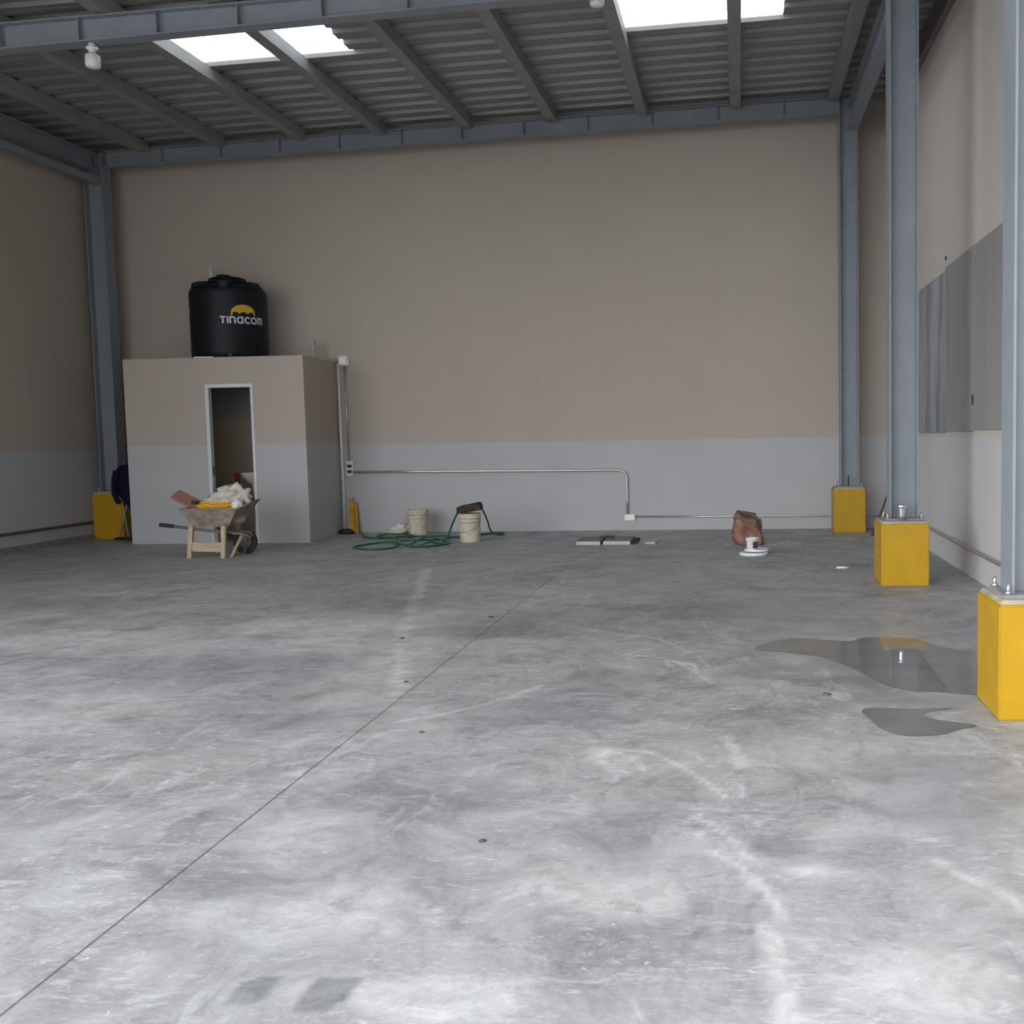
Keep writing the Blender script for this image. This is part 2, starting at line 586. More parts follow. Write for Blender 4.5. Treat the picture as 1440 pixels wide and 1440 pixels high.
def make_floor():
    xs = np.concatenate([np.arange(-11.0, -3.6, .06), np.arange(-3.6, 2.46, .025)])
    ys = np.concatenate([np.arange(-1.5, 2.2, .1), np.arange(2.2, 8.0, .025), np.arange(8.0, 16.7, .06)])
    nx, ny = len(xs), len(ys)
    X, Y = np.meshgrid(xs, ys)
    P = np.stack([X, Y, np.zeros_like(X)], -1).reshape(-1, 3)
    x, y = P[:, 0], P[:, 1]
    rs = np.random.RandomState(3)

    def wob(s, seed):            # cheap smooth noise
        r = np.random.RandomState(seed)
        v = np.zeros_like(x)
        for k in range(9):
            a = r.uniform(0, 2 * PI)
            f = s * r.uniform(.5, 2.2)
            v += np.sin((x * np.cos(a) + y * np.sin(a)) * f + r.uniform(0, 6.28)) / 3
        return v
    W = np.zeros((len(x), 4), np.float32)
    W[:, 3] = 1
    w1, w2 = wob(9, 1), wob(22, 2)
    for i, (k, cx, cy, rx, ry) in enumerate(BL):
        d = np.sqrt(((x - cx) / (rx * 1.25)) ** 2 + ((y - cy) / (ry * 1.25)) ** 2) + .22 * w1 + .14 * w2
        v = np.clip(1.25 - d, 0, 1)
        v = v * v * (3 - 2 * v)
        c = {'L': 0, 'D': 1, 'W': 2}[k]
        g = {'L': .75 if i < 2 else .42, 'D': .62, 'W': .9}[k]
        W[:, c] = np.maximum(W[:, c], v * g)
    for wd, g, pl in ARCS:
        best = np.full(len(x), 9.)
        pp = [(p.x, p.y) for p in smooth_path([(a, b, 0) for a, b in pl], 5)]
        for (ax, ay), (bx, by) in zip(pp, pp[1:]):
            dx, dy = bx - ax, by - ay
            t = np.clip(((x - ax) * dx + (y - ay) * dy) / (dx * dx + dy * dy), 0, 1)
            best = np.minimum(best, np.hypot(x - ax - t * dx, y - ay - t * dy))
        v = np.clip(1.35 - best / (wd * .62) + .25 * w2 + .15 * w1, 0, 1)
        W[:, 0] = np.maximum(W[:, 0], v * g)
    for pl in SMEARS:
        ins = np.zeros(len(x), bool)
        for (ax, ay), (bx, by) in zip(pl, pl[1:] + pl[:1]):
            c = ((ay > y) != (by > y)) & (x < (bx - ax) * (y - ay) / (by - ay + 1e-9) + ax)
            ins ^= c
        W[ins, 1] = .95
        W[ins, 0] = 0
    fs = []
    idx = np.arange(nx * ny).reshape(ny, nx)
    F = np.stack([idx[:-1, :-1], idx[:-1, 1:], idx[1:, 1:], idx[1:, :-1]], -1).reshape(-1, 4)
    me = bpy.data.meshes.new('floor')
    me.vertices.add(len(P))
    me.vertices.foreach_set('co', P.astype(np.float32).ravel())
    me.loops.add(F.size)
    me.loops.foreach_set('vertex_index', F.astype(np.int32).ravel())
    me.polygons.add(len(F))
    me.polygons.foreach_set('loop_start', np.arange(0, F.size, 4, dtype=np.int32))
    me.update(calc_edges=True)
    a = me.color_attributes.new('wear', 'FLOAT_COLOR', 'POINT')
    a.data.foreach_set('color', W.ravel())
    me.materials.append(M['floor'])
    o = bpy.data.objects.new('floor', me)
    COL.objects.link(o)
    o['kind'] = 'structure'


make_floor()

bm = B()
box(bm, -60, 60, -60, -1.5, -.12, -.004)
box(bm, -60, -11.0, -1.5, 30, -.12, -.004)
box(bm, 2.5, 60, -1.5, 30, -.12, -.004)
struct('ground', bm, M['outside'])

bm = B()
ZT = 6.6
vs = box(bm, XL - .2, XR + .2, YB, YB + .2, 0, 1, True)
for i, v in enumerate(vs):
    if v.co.z > .5:
        v.co.z = deck_z(v.co.x, v.co.y)
struct('wall_back', bm, M['wall'])
bm = B()
for v in box(bm, XR, XR + .2, YF, 16.04, 0, 5):
    if v.co.z > 4:
        v.co.z = deck_z(XR, v.co.y)
struct('wall_right', bm, M['wall_r'])
bm = B()
for v in box(bm, XL - .2, XL, LEFT_OPEN, 16.33, 0, 5):
    if v.co.z > 4:
        v.co.z = deck_z(XL - .2, v.co.y)
struct('wall_left', bm, M['wall'])
bm = B()      # lintel wall over the entrance
vs = box(bm, XL - .2, XR + .2, YF - .2, YF, 5.62, 5.9)
for v in vs:
    if v.co.z > 5.7:
        v.co.z = deck_z(v.co.x, v.co.y)
    else:
        v.co.z = deck_z(v.co.x, v.co.y) - .25
struct('wall_front', bm, M['wall'])

bm = B()      # rough mortar fillet along the foot of the left wall
pv = None
for k in range(61):
    y = LEFT_OPEN + .02 + (15.55 - LEFT_OPEN) * k / 60
    h = .085 + .03 * noise.noise(Vector((0, y * 2.3, 0)))
    d = .10 + .04 * noise.noise(Vector((3, y * 2.9, 0)))
    q = [bm.verts.new((XL + a, y, z)) for a, z in ((.0, h), (d * .35, h * .75), (d, 0))]
    if pv:
        for i in (0, 1):
            bm.faces.new((pv[i], pv[i + 1], q[i + 1], q[i])).smooth = True
    pv = q
struct('baseboard_left', bm, M['slabtop'])

bm = B()      # unseen block added outside the entrance to cut daylight coming from the right
box(bm, 3.2, 11, -24, 1.0, 0, 8)
struct('wall_light_blocker', bm, M['wall_r'])

# roof deck: ribbed sheets; two groups of translucent sheets let daylight in
RIB, R0 = .3445, 11.975
SKY = [(-6.39, -4.50, 11.2, 12.60), (-1.28, .56, 11.2, 12.60)]


def roof_profile(y0, y1):
    """(offset y, rise) of the sheet seen from below: flat pans, narrow raised ribs whose side faces the entrance"""
    out = []
    k = math.floor((y0 - R0) / RIB) - 1
    while True:
        b = R0 + k * RIB
        if b > y1 + RIB:
            break
        for dy, h in ((-.28, 0.), (-.265, .005), (-.25, .005), (-.235, 0.), (-.16, .0), (-.135, .045), (-.012, .045), (.004, 0)):
            out.append((b + dy, h))
        k += 1
    return [p for p in out if y0 <= p[0] <= y1]


def roof_strip(bm, x0, x1, y0, y1):
    pr = roof_profile(y0, y1)
    prev = None
    for y, h in pr:
        a = bm.verts.new((x0, ysk(x0, y), deck_z(x0, y) + h))
        b = bm.verts.new((x1, ysk(x1, y), deck_z(x1, y) + h))
        if prev:
            bm.faces.new((prev[0], prev[1], b, a))
        prev = (a, b)


bm = B()
cuts = [XL - .25, SKY[0][0], SKY[0][1], SKY[1][0], SKY[1][1], XR + .25]
for i in range(5):
    if i in (1, 3):
        s = SKY[(i - 1) // 2]
        roof_strip(bm, cuts[i], cuts[i + 1], YF - .2, s[2])
        roof_strip(bm, cuts[i], cuts[i + 1], s[3], 16.6)
    else:
        roof_strip(bm, cuts[i], cuts[i + 1], YF - .2, 16.6)
struct('ceiling', bm, M['deck'])
for s, lb in zip(SKY, ('bright white translucent roof sheet near the left, behind the hanging bulb', 'bright white translucent roof sheet at the top right of the ceiling')):
    bm = B()
    roof_strip(bm, s[0] - .03, s[1] + .03, s[2], s[3])
    o = link('skylight', bm, M['skylight'])
    for v in o.data.vertices:
        v.co.z += .012
    tag(o, lb, 'skylight', 'translucent roof sheets')


# ------------------------------------------------------------------ steel frame
def ibeam_x(bm, x0, x1, y, zt, df, w, t=.014):
    """I-beam along X whose top follows zt(x); web faces the entrance"""
    for a, b, q in ((-w / 2, w / 2, 0), (-w / 2, w / 2, 1), (-.006, .006, 2)):
        vs = []
        for x in (x0, x1):
            d = df(x)
            z0, z1 = ((0, t), (d - t, d), (t, d - t))[q]
            for yy, zz in ((a, z1), (b, z1), (b, z0), (a, z0)):
                vs.append(bm.verts.new((x, ysk(x, y) + yy, zt(x) - zz)))
        for f in ((0, 1, 2, 3), (7, 6, 5, 4), (0, 4, 5, 1), (1, 5, 6, 2), (2, 6, 7, 3), (3, 7, 4, 0)):
            bm.faces.new([vs[i] for i in f])


def portal_beam(name, label, x0, x1, y, zt, d, w, stiff):
    t = thing(name, label, 'beam', (0, 0, 0))
    bm = B()
    ibeam_x(bm, x0, x1, y, zt, d, w)
    link('i_section', bm, M['steel'], t)
    for x in stiff:
        bm = B()
        box(bm, x - .006, x + .006, ysk(x, y) - w / 2 + .012, ysk(x, y) - .006, zt(x) - d(x) + .014, zt(x) - .014)
        link('stiffener', bm, M['steel'], t)
    return t


def mid_z(x):
    return 5.785 + .0275 * (x + 6.45)


portal_beam('rafter_beam', 'blue grey steel rafter along the top of the back wall', -9.45, 1.46, 15.6, lambda x: beam_z(x) + .07, lambda x: .235, .17,
            [-8.55, -7.63, -6.72, -5.81, -4.87, -3.97, -3.05, -2.12, -1.19, -.25, .68])
mid = portal_beam('rafter_beam', 'blue grey steel rafter crossing overhead in the top left, a bulb under it', -9.48, 1.43, 10.62, mid_z, lambda x: (.25 - .011 * (x + 6.45)), .17,
                  [-7.47, -6.62, -5.79, -4.94, -4.07, -3.2, -2.3])
PUR = [-8.80, -7.62, -6.37, -5.16, -3.87, -2.62, -1.315, .005, 1.375]
ORD = ['first from the left wall', 'second from the left wall', 'third from the left, left of the bright skylight',
       'crossing the bright left skylight', 'fifth from the left, right of the left skylight', 'sixth from the left, ceiling centre',
       'left of the right skylight, by the second bulb', 'crossing the bright right skylight', 'last on the right, by the columns']
for x in PUR:      # seat cleats that lift the purlins off the middle rafter
    bm = B()
    y = ysk(x, 10.62)
    zb = mid_z(x)
    box(bm, x - .07, x + .07, y - .06, y + .06, zb, zb + .006)
    box(bm, x - .05, x + .05, y - .02, y + .02, zb + .006, beam_z(x, y))
    link('purlin_cleat', bm, M['steel_d'], mid)
for x, od in zip(PUR, ORD):
    bm = B()
    w = .15
    z = beam_z(x)
    y1 = ysk(x, 15.6) - .092
    box(bm, x - w / 2, x - .012, YF + .01, y1, z, z + .012)
    box(bm, x + .012, x + w / 2, YF + .01, y1, z, z + .012)
    box(bm, x - .012, x + .012, YF + .01, y1, z, z + .138)
    box(bm, x - w / 2, x + w / 2, YF + .01, y1, z + .138, z + .149)
    box(bm, x - w / 2, x - w / 2 + .012, YF + .01, y1, z + .012, z + .138)
    box(bm, x + w / 2 - .012, x + w / 2, YF + .01, y1, z + .012, z + .138)
    for v in bm.verts:
        v.co.z += .009 * (v.co.y - 15.6)
    tag(link('roof_purlin', bm, M['steel_d']), 'dark steel roof purlin, ' + od, 'purlin', 'purlins under the roof')


def ibeam_y(bm, x, y0, y1, zt, d, w, t=.016):
    box(bm, x - w / 2, x + w / 2, y0, y1, zt - t, zt)
    box(bm, x - w / 2, x + w / 2, y0, y1, zt - d, zt - d + t)
    box(bm, x - .007, x + .007, y0, y1, zt - d + t, zt - t)


bm = B()
ibeam_y(bm, -9.60, 10.9, 15.66, 5.76, .24, .2)
link_l = link('eave_beam', bm, M['steel'])
tag(link_l, 'dark steel eave beam along the upper left, meeting the left corner column', 'beam', 'eave beams')
bm = B()
box(bm, -9.52, -9.50, 10.9, 15.68, 5.33, 5.425)
box(bm, -9.60, -9.52, 10.9, 15.68, 5.33, 5.342)
box(bm, -9.60, -9.52, 10.9, 15.68, 5.413, 5.425)
tag(link('tie_channel', bm, M['steel']), 'narrow dark steel channel just below the left eave beam', 'channel')
bm = B()
ibeam_y(bm, 1.64, 10.78, 15.48, 5.98, .31, .16)
tag(link('eave_beam', bm, M['steel']), 'steel eave beam on the right from the middle column to the back corner column', 'beam', 'eave beams')
bm = B()
box(bm, XR - .055, XR - .001, YF + .02, 15.98, 5.925, 6.235)
box(bm, XR - .075, XR - .001, YF + .02, 15.98, 5.915, 5.93)
for v in bm.verts:
    v.co.z += .009 * (v.co.y - 15.6)
tag(link('edge_channel', bm, M['edge']), 'brown grey steel channel along the top of the right wall', 'channel')


def column(label, x, y, ztop, zb=.64, w=.27, fl=.24):
    t = thing('steel_column', label, 'column', (x, y, zb))
    h = ztop - zb
    bm = B()
    box(bm, -w / 2, -w / 2 + .014, -fl / 2, fl / 2, .014, h)
    box(bm, w / 2 - .014, w / 2, -fl / 2, fl / 2, .014, h)
    box(bm, -w / 2 + .014, w / 2 - .014, -.006, .006, .014, h)
    link('i_section', bm, M['steel'], t)
    bm = B()
    box(bm, -.185, .185, -.17, .17, 0, .014)
    link('base_plate', bm, M['steel'], t)
    for sx in (-1, 1):
        for sy in (-1, 1):
            bm = B()
            tube(bm, [(sx * .16, sy * .145, .012), (sx * .16, sy * .145, .07)], .010, 8)
            tube(bm, [(sx * .16, sy * .145, .014), (sx * .16, sy * .145, .03)], .019, 6)
            link('anchor_bolt', bm, M['galv'], t)
    return t


def pedestal(label, x0, x1, y0, y1, h):
    cx, cy = (x0 + x1) / 2, (y0 + y1) / 2
    t = thing('column_pedestal', label, 'pedestal', (cx, cy, 0), 0, 'yellow column pedestals')
    bm = B()
    box(bm, x0 - cx, x1 - cx, y0 - cy, y1 - cy, 0, h - .022)
    bevel(bm, .008, 2)
    link('block', bm, M['yellow'], t)
    bm = B()
    e = .03
    box(bm, x0 - cx + e * .3, x1 - cx - e * .3, y0 - cy + e * .3, y1 - cy - e * .3, h - .03, h)
    bevel(bm, .010, 2)
    o = link('grout_cap', bm, M['mortar'], t)
    o['label'] = 'bare mortar bed under the steel plate'
    return t


pedestal('bright yellow concrete pedestal nearest, at the right edge', 1.30, 1.76, 5.43, 5.92, .615)
pedestal('yellow concrete pedestal in the middle right, a shiny tin on top', 1.33, 1.775, 10.12, 10.66, .61)
pedestal('yellow concrete pedestal against the back right corner', 1.35, 1.80, 15.38, 15.83, .645)
pedestal('dull orange yellow pedestal in the dark left corner', -9.84, -9.36, 15.58, 16.06, .715)
column('pale blue grey steel column at the right edge, nearest', 1.535, 5.70, beam_z(1.535, 5.6) - .01, .615)
column('tall blue grey steel column on the middle yellow pedestal', 1.575, 10.46, beam_z(1.575, 10.4) - .01, .61)
cb = column('blue grey steel column in the back right corner', 1.59, 15.63, beam_z(1.59) + .07, .645, .26)
column('dark blue grey steel column in the left back corner', -9.62, 15.82, beam_z(-9.62) + .07, .715, .29)
bm = B()
tube(bm, [(-.02, -.11, .014), (-.02, -.112, .10), (-.018, -.11, .17)], .009, 6)
link('rebar_stub', bm, M['rust'], cb)

# ------------------------------------------------------------------ right wall panel
t = thing('wall_panel', 'large grey streaked sheet panel on the right wall behind the columns', 'panel', (XR, 11.6, 0))
for y0, y1, z0, z1 in ((12.02, 14.2, 1.425, 3.19), (10.62, 12.005, 1.445, 3.225), (9.0, 10.605, 1.46, 3.225)):
    bm = B()
    box(bm, -.022, -.001, y0 - 11.6, y1 - 11.6, z0, z1)
    bevel(bm, .003, 1)
    link('sheet', bm, M['panel'], t)
bm = B()
box(bm, -.034, -.022, 10.55 - 11.6, 10.575 - 11.6, 1.70, 1.80)
o = link('latch', bm, M['dark'], t)
bm = B()
tube(bm, [(XR - .012, 12.03, 3.33), (XR + .002, 12.03, 3.33)], .022, 10)
tag(link('wall_plug', bm, M['rust']), 'small round hole plug on the right wall above the grey panel', 'plug')

# ------------------------------------------------------------------ restroom cubicle
BX0, BX1, BY, BZ = -8.775, -6.107, 14.605, 2.652
DX0, DX1, DZ = -7.563, -6.857, 2.272
t = thing('restroom_cubicle', 'small rendered restroom cubicle with an open doorway, left of the back wall', 'cubicle', (0, 0, 0))
TH = .13
bm = B()
box(bm, BX0, DX0, BY, BY + TH, 0, BZ, True)
box(bm, DX1, BX1, BY, BY + TH, 0, BZ, True)
box(bm, DX0, DX1, BY, BY + TH, DZ, BZ, True)
bmesh.ops.remove_doubles(bm, verts=bm.verts, dist=1e-5)
link('front_wall', bm, M['bath'], t)
bm = B()
for v in box(bm, BX1 - TH, BX1, BY + TH, YB - .005, 0, BZ, True):
    if v.co.y > 15.5:
        v.co.x -= .085
link('side_wall', bm, M['bath'], t)
bm = B()
box(bm, BX0, BX0 + TH, BY + TH, YB - .005, 0, BZ, True)
link('side_wall', bm, M['bath'], t)
bm = B()
box(bm, BX0 + TH, BX1 - TH, BY + TH, YB - .005, BZ - .12, BZ - .004, True)
link('roof_slab', bm, M['bath'], t)
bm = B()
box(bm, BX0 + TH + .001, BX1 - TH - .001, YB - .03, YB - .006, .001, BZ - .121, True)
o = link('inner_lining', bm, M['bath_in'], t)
fr = bpy.data.objects.new('door_frame', None)
COL.objects.link(fr)
fr.parent = t
bm = B()
FW, FD = .05, .075
box(bm, DX0, DX0 + FW, BY - .012, BY + FD, 0, DZ, True)
link('jamb', bm, M['alu'], fr)
bm = B()
box(bm, DX1 - FW * .75, DX1, BY - .012, BY + FD, 0, DZ, True)
link('jamb', bm, M['alu'], fr)
bm = B()
box(bm, DX0 + FW, DX1 - FW * .75, BY - .012, BY + FD, DZ - FW, DZ, True)
link('frame_head', bm, M['alu'], fr)
bm = B()
box(bm, DX0 + FW, DX0 + FW + .004, BY + .02, BY + .05, .98, 1.1, True)
link('strike_plate', bm, M['dark'], fr)

# pedestal sink inside, seen through the doorway
sx, sy = -7.21, ysk(-7.16, 15.42)
t = thing('pedestal_sink', 'cream pedestal sink just inside the restroom doorway', 'sink', (sx, sy, 0))
bm = B()
lathe(bm, [(0, .80), (.10, .80), (.17, .84), (.245, .93), (.265, .975), (.262, .99), (.235, .985), (.19, .93), (.10, .87), (0, .865)], 28)
for v in bm.verts:
    v.co.y *= .82
link('basin', bm, M['porcelain'], t)
bm = B()
lathe(bm, [(0, 0), (.12, 0), (.12, .03), (.085, .08), (.07, .4), (.085, .72), (.11, .82), (0, .82)], 20)
link('pedestal', bm, M['porcelain'], t)
bm = B()
tube(bm, smooth_path([(-.01, .12, .985), (-.01, .12, 1.06), (-.01, .06, 1.085), (-.01, .0, 1.06)], 5), .014, 8)
tube(bm, [(-.06, .13, 1.0), (-.06, .13, 1.045)], .016, 8)
tube(bm, [(.04, .13, 1.0), (.04, .13, 1.045)], .016, 8)
link('faucet', bm, M['dark'], t)
bm = B()
rows = []
for i in range(9):
    r = []
    for j in range(7):
        u, v = j / 6, i / 8
        r.append(bm.verts.new((-7.50 + (u - .5) * (.075 + .02 * v) - .035 * (1 - v) * .3, ysk(-7.5, 15.36) - .02 + .018 * math.sin(u * 9 + v * 2), .985 - v * .40)))
    rows.append(r)
for a, b in zip(rows, rows[1:]):
    for k in range(6):
        bm.faces.new((a[k], a[k + 1], b[k + 1], b[k])).smooth = True
bmesh.ops.solidify(bm, geom=bm.faces[:], thickness=.012)
tag(link('hand_towel', bm, M['redcloth']), 'red cloth hanging beside the sink inside the restroom doorway', 'cloth')

# ------------------------------------------------------------------ water tank
TX, TY = -7.51, 15.50
RT = .540
t = thing('water_tank', 'black plastic rooftop water tank with yellow and white logo', 'tank', (TX, TY, BZ - .003))
dv = Vector((-TX, -TY, 0)).normalized()
rv = Vector((-dv.y, dv.x, 0))          # to the right as seen from the entrance
bm = B()
prof = [(0, 0), (RT - .03, 0), (RT - .008, .02)]
for k in range(1, 8):
    z = .02 + k * .125
    prof += [(RT - .004 + .003 * (k % 2), z - .02), (RT - .002, z - .008), (RT, z)]
prof += [(RT, .95), (RT - .004, .99), (RT - .03, 1.035), (RT - .085, 1.065), (.38, 1.085), (.30, 1.10), (.285, 1.105), (0, 1.105)]
lathe(bm, prof, 64)
tank = link('tank_body', bm, M['black'], t)
bm = B()
lathe(bm, [(.275, 1.10), (.285, 1.11), (.285, 1.155), (.262, 1.165), (.262, 1.195), (.20, 1.215), (0, 1.222)], 40)
lid = link('lid', bm, M['black'], t)
bm = B()
lathe(bm, [(.10, 1.212), (.10, 1.248), (.085, 1.256), (0, 1.258)], 20, (rv * -.05))
link('lid_knob', bm, M['black'], lid)
for k in range(6):
    a = -.12 + k * PI / 3
    bm = B()
    d = dv * math.cos(a) + rv * math.sin(a)
    s = Vector((-d.y, d.x, 0))
    n0 = []
    for rad, wd, z in ((.30, .10, 1.085), (.44, .085, 1.07), (RT - .02, .055, 1.025)):
        for sg in (-1, 1):
            n0.append(d * rad + s * wd * sg + Vector((0, 0, z - .03)))
    for rad, wd, z in ((.32, .075, 1.135), (.43, .065, 1.13), (RT - .025, .045, 1.105)):
        for sg in (-1, 1):
            n0.append(d * rad + s * wd * sg + Vector((0, 0, z)))
    vs = [bm.verts.new(p) for p in n0]
    for f in ((0, 1, 3, 2), (2, 3, 5, 4), (6, 8, 9, 7), (8, 10, 11, 9), (0, 6, 7, 1), (4, 5, 11, 10), (0, 2, 8, 6), (2, 4, 10, 8), (1, 7, 9, 3), (3, 9, 11, 5)):
        bm.faces.new([vs[i] for i in f])
    bevel(bm, .012, 2)
    link('lifting_lug', bm, M['black'], t)


def on_tank(s, z, out=.004):
    a = s / RT
    p = (dv * math.cos(a) + rv * math.sin(a)) * (RT + out)
    return Vector((p.x, p.y, z))


def stroke(bm, pts, w, ox, oz, out=.004):
    """flat printed stroke wrapped on the tank"""
    pts = [Vector((p[0], p[1])) for p in pts]
    for a, b in zip(pts, pts[1:]):
        d = b - a
        ln = d.length
        d.normalize()
        n = Vector((-d.y, d.x)) * w / 2
        a2, b2 = a - d * w * .42, b + d * w * .42
        m = max(2, int(ln / .02) + 1)
        prev = None
        for k in range(m + 1):
            c = a2 + (b2 - a2) * k / m
            v0 = bm.verts.new(on_tank(ox + c.x + n.x, oz + c.y + n.y, out))
            v1 = bm.verts.new(on_tank(ox + c.x - n.x, oz + c.y - n.y, out))
            if prev:
                bm.faces.new((prev[0], prev[1], v1, v0))
            prev = (v0, v1)


H = .082
def arc(cx, cy, rx, ry, a0, a1, n=10):
    return [(cx + rx * math.cos(math.radians(a0 + (a1 - a0) * k / n)), cy + ry * math.sin(math.radians(a0 + (a1 - a0) * k / n))) for k in range(n + 1)]


W_ = .064
GL = {
    'T': (.060, [[(0, H), (.052, H)], [(.026, H), (.026, 0)]]),
    'I': (.018, [[(.006, 0), (.006, H)]]),
    'N': (.070, [[(0, 0), (0, H), (.028, H)] + arc(.030, H - .026, .026, .026, 90, 0, 5) + [(.056, 0)]]),
    'A': (.078, [arc(.032, .041, .032, .041, 80, 360, 14), [(.064, H), (.064, 0)], [(.03, H), (.064, H)]]),
    'C': (.068, [arc(.036, .041, .034, .041, 50, 310, 14)]),
    'O': (.082, [arc(.036, .041, .036, .041, 0, 360, 18)]),
    'M': (.080, [[(0, 0), (0, H), (.03, H)] + arc(.026, H - .014, .012, .014, 90, 0, 4) + [(.038, 0)], [(.038, H - .012), (.044, H), (.066, H), (.074, H - .014), (.074, 0)]]),
}
bm = B()
x = -.115
for ch in 'TINACOM':
    adv, strokes = GL[ch]
    for s in strokes:
        stroke(bm, [(px_ * 1.10, py_) for px_, py_ in s], .0205, x, .510)
    x += adv * 1.10 + .021
o = link('lettering', bm, M['letter'], t, recalc=False)
o['label'] = 'white lettering on the front of the tank'
# rounded cap-shaped emblem over the lettering
bm = B()
top = [(-.175 + .35 * k / 24, .14 * math.sqrt(max(0, 1 - ((-.175 + .35 * k / 24) / .178) ** 2)) ** .8) for k in range(25)]
cx0, cz0 = .20, .632
prev = None
for (u, v) in top:
    lowv = .008 + .030 * abs(math.sin((u + .175) / .35 * PI * 3)) - (.03 if abs(u) > .15 else 0)
    lowv = min(lowv, v - .004)
    a = bm.verts.new(on_tank(cx0 + u, cz0 + v, .0045))
    b = bm.verts.new(on_tank(cx0 + u, cz0 + lowv, .0045))
    if prev:
        bm.faces.new((prev[0], prev[1], b, a))
    prev = (a, b)
o = link('emblem', bm, M['logo'], t, recalc=False)
o['label'] = 'yellow rounded cap emblem'
bm = B()
p = on_tank(-.01, .05, -.01)
q = on_tank(-.01, .05, .05)
tube(bm, [p, q], .028, 10)
link('outlet_fitting', bm, M['dark'], t)

bm = B()
tube(bm, [(-8.0, 15.99, BZ - .01), (-8.0, 15.985, 4.115)], .026, 10)
tag(link('vent_pipe', bm, M['pvc']), 'thin white vent pipe standing behind the black tank', 'pipe')
bm = B()
tube(bm, [(-6.42, 15.93, BZ - .01), (-6.425, 15.93, 2.96)], .030, 10)
tube(bm, [(-6.42, 15.93, 2.80), (-6.42, 15.93, 2.84)], .036, 10)
tag(link('vent_pipe', bm, M['greypipe']), 'short grey pipe stub on the cubicle roof, right of the tank', 'pipe')
bm = B()
box(bm, -.13, .13, -.03, .03, 0, .02)
tag(link('roof_shim', bm, M['white'], None, (-7.60, 14.86, BZ - .003), (0, 0, .1)), 'white strip under the front edge of the black tank', 'strip')


# ------------------------------------------------------------------ electrical conduit
def wy(x, off=.03):
    return ysk(x, YB) - off


def bend(c, r, a0, a1, n=8):
    return [(c[0] + r * math.cos(math.radians(a0 + (a1 - a0) * k / n)), c[1] + r * math.sin(math.radians(a0 + (a1 - a0) * k / n))) for k in range(n + 1)]


t = thing('junction_box', 'square white junction box at the top right of the restroom cubicle', 'electrical box', (-6.06, wy(-6.06, 0), 2.66))
bm = B()
box(bm, -.078, .078, -.07, -.001, -.075, .075)
bevel(bm, .018, 3)
link('box_body', bm, M['boxwhite'], t)
bm = B()
box(bm, -.062, .062, -.078, -.068, -.06, .06)
bevel(bm, .008, 2)
link('cover', bm, M['boxwhite'], t)
bm = B()
tube(bm, [(-6.34, wy(-6.3, .30), 2.675), (-6.20, wy(-6.2, .07), 2.672), (-6.135, wy(-6.1, .035), 2.665)], .022, 8)
tag(link('conduit', bm, M['galv']), 'short metal conduit stub running from the cubicle roof into the white box', 'conduit', 'conduits on the back wall')
bm = B()
tube(bm, [(-6.155, wy(-6.15, .026), 2.62), (-6.15, wy(-6.1, .026), 1.2), (-6.145, wy(-6.1, .026), .02)], .025, 10)
tag(link('conduit', bm, M['pvc']), 'pale vertical conduit in the corner beside the cubicle wall', 'conduit', 'conduits on the back wall')
bm = B()
tube(bm, [(-6.055, wy(-6.05, .03), 2.59), (-6.04, wy(-6.05, .03), 1.115)], .015, 10)
tag(link('conduit', bm, M['galv']), 'thin metal conduit dropping from the white box to the outlet', 'conduit', 'conduits on the back wall')
t = thing('wall_outlet', 'switch and outlet box on the back wall beside the cubicle', 'outlet', (-6.035, wy(-6.04, 0), 1.005))
bm = B()
box(bm, -.052, .058, -.055, -.001, -.12, .12)
bevel(bm, .012, 2)
link('box_body', bm, M['pvc'], t)
for z, h in ((.035, .022), (-.05, .022)):
    bm = B()
    box(bm, -.03, .042, -.060, -.054, z - h, z + h)
    link('socket', bm, M['dark'], t)
pth = [(-5.985, .945), (-5.0, .942), (-3.2, .928), (-1.90, .922)] + [(p[0], p[1]) for p in bend((-1.83, .79), .13, 80, 0, 8)] + [(-1.70, .45), (-1.70, .235)]
bm = B()
tube(bm, [(x, wy(x, .028), z) for x, z in pth], .019, 10)
tag(link('conduit', bm, M['galv']), 'long metal conduit crossing the back wall and bending down to the low box', 'conduit', 'conduits on the back wall')
bm = B()
box(bm, -.078, .078, -.06, -.001, -.046, .046)
bevel(bm, .010, 2)
tag(link('outlet_box', bm, M['boxwhite'], None, (-1.665, wy(-1.665, 0), .20)), 'small cream outlet box low on the back wall', 'electrical box')
bm = B()
tube(bm, [(-1.59, wy(-1.59, .0165), .208), (0, wy(0, .0165), .196), (1.5, wy(1.5, .0165), .19), (XR - .03, wy(XR, .0165), .185)], .015, 8)
tag(link('conduit', bm, M['galv']), 'low metal conduit running right from the cream box to the corner', 'conduit', 'conduits on the back wall')
bm = B()
tube(bm, [(XR - .0212, 15.95, .23), (XR - .0212, 13, .285), (XR - .0212, 9.5, .285), (XR - .0212, 1, .285)], .021, 8)
tag(link('conduit', bm, M['galv']), 'grey conduit low along the right wall behind the pedestals', 'conduit')
bm = B()
tube(bm, [(XL + .022, 16.2, .262), (XL + .022, LEFT_OPEN + .1, .262)], .021, 8)
tag(link('conduit', bm, M['barrowpipe']), 'dark conduit low along the left wall', 'conduit')


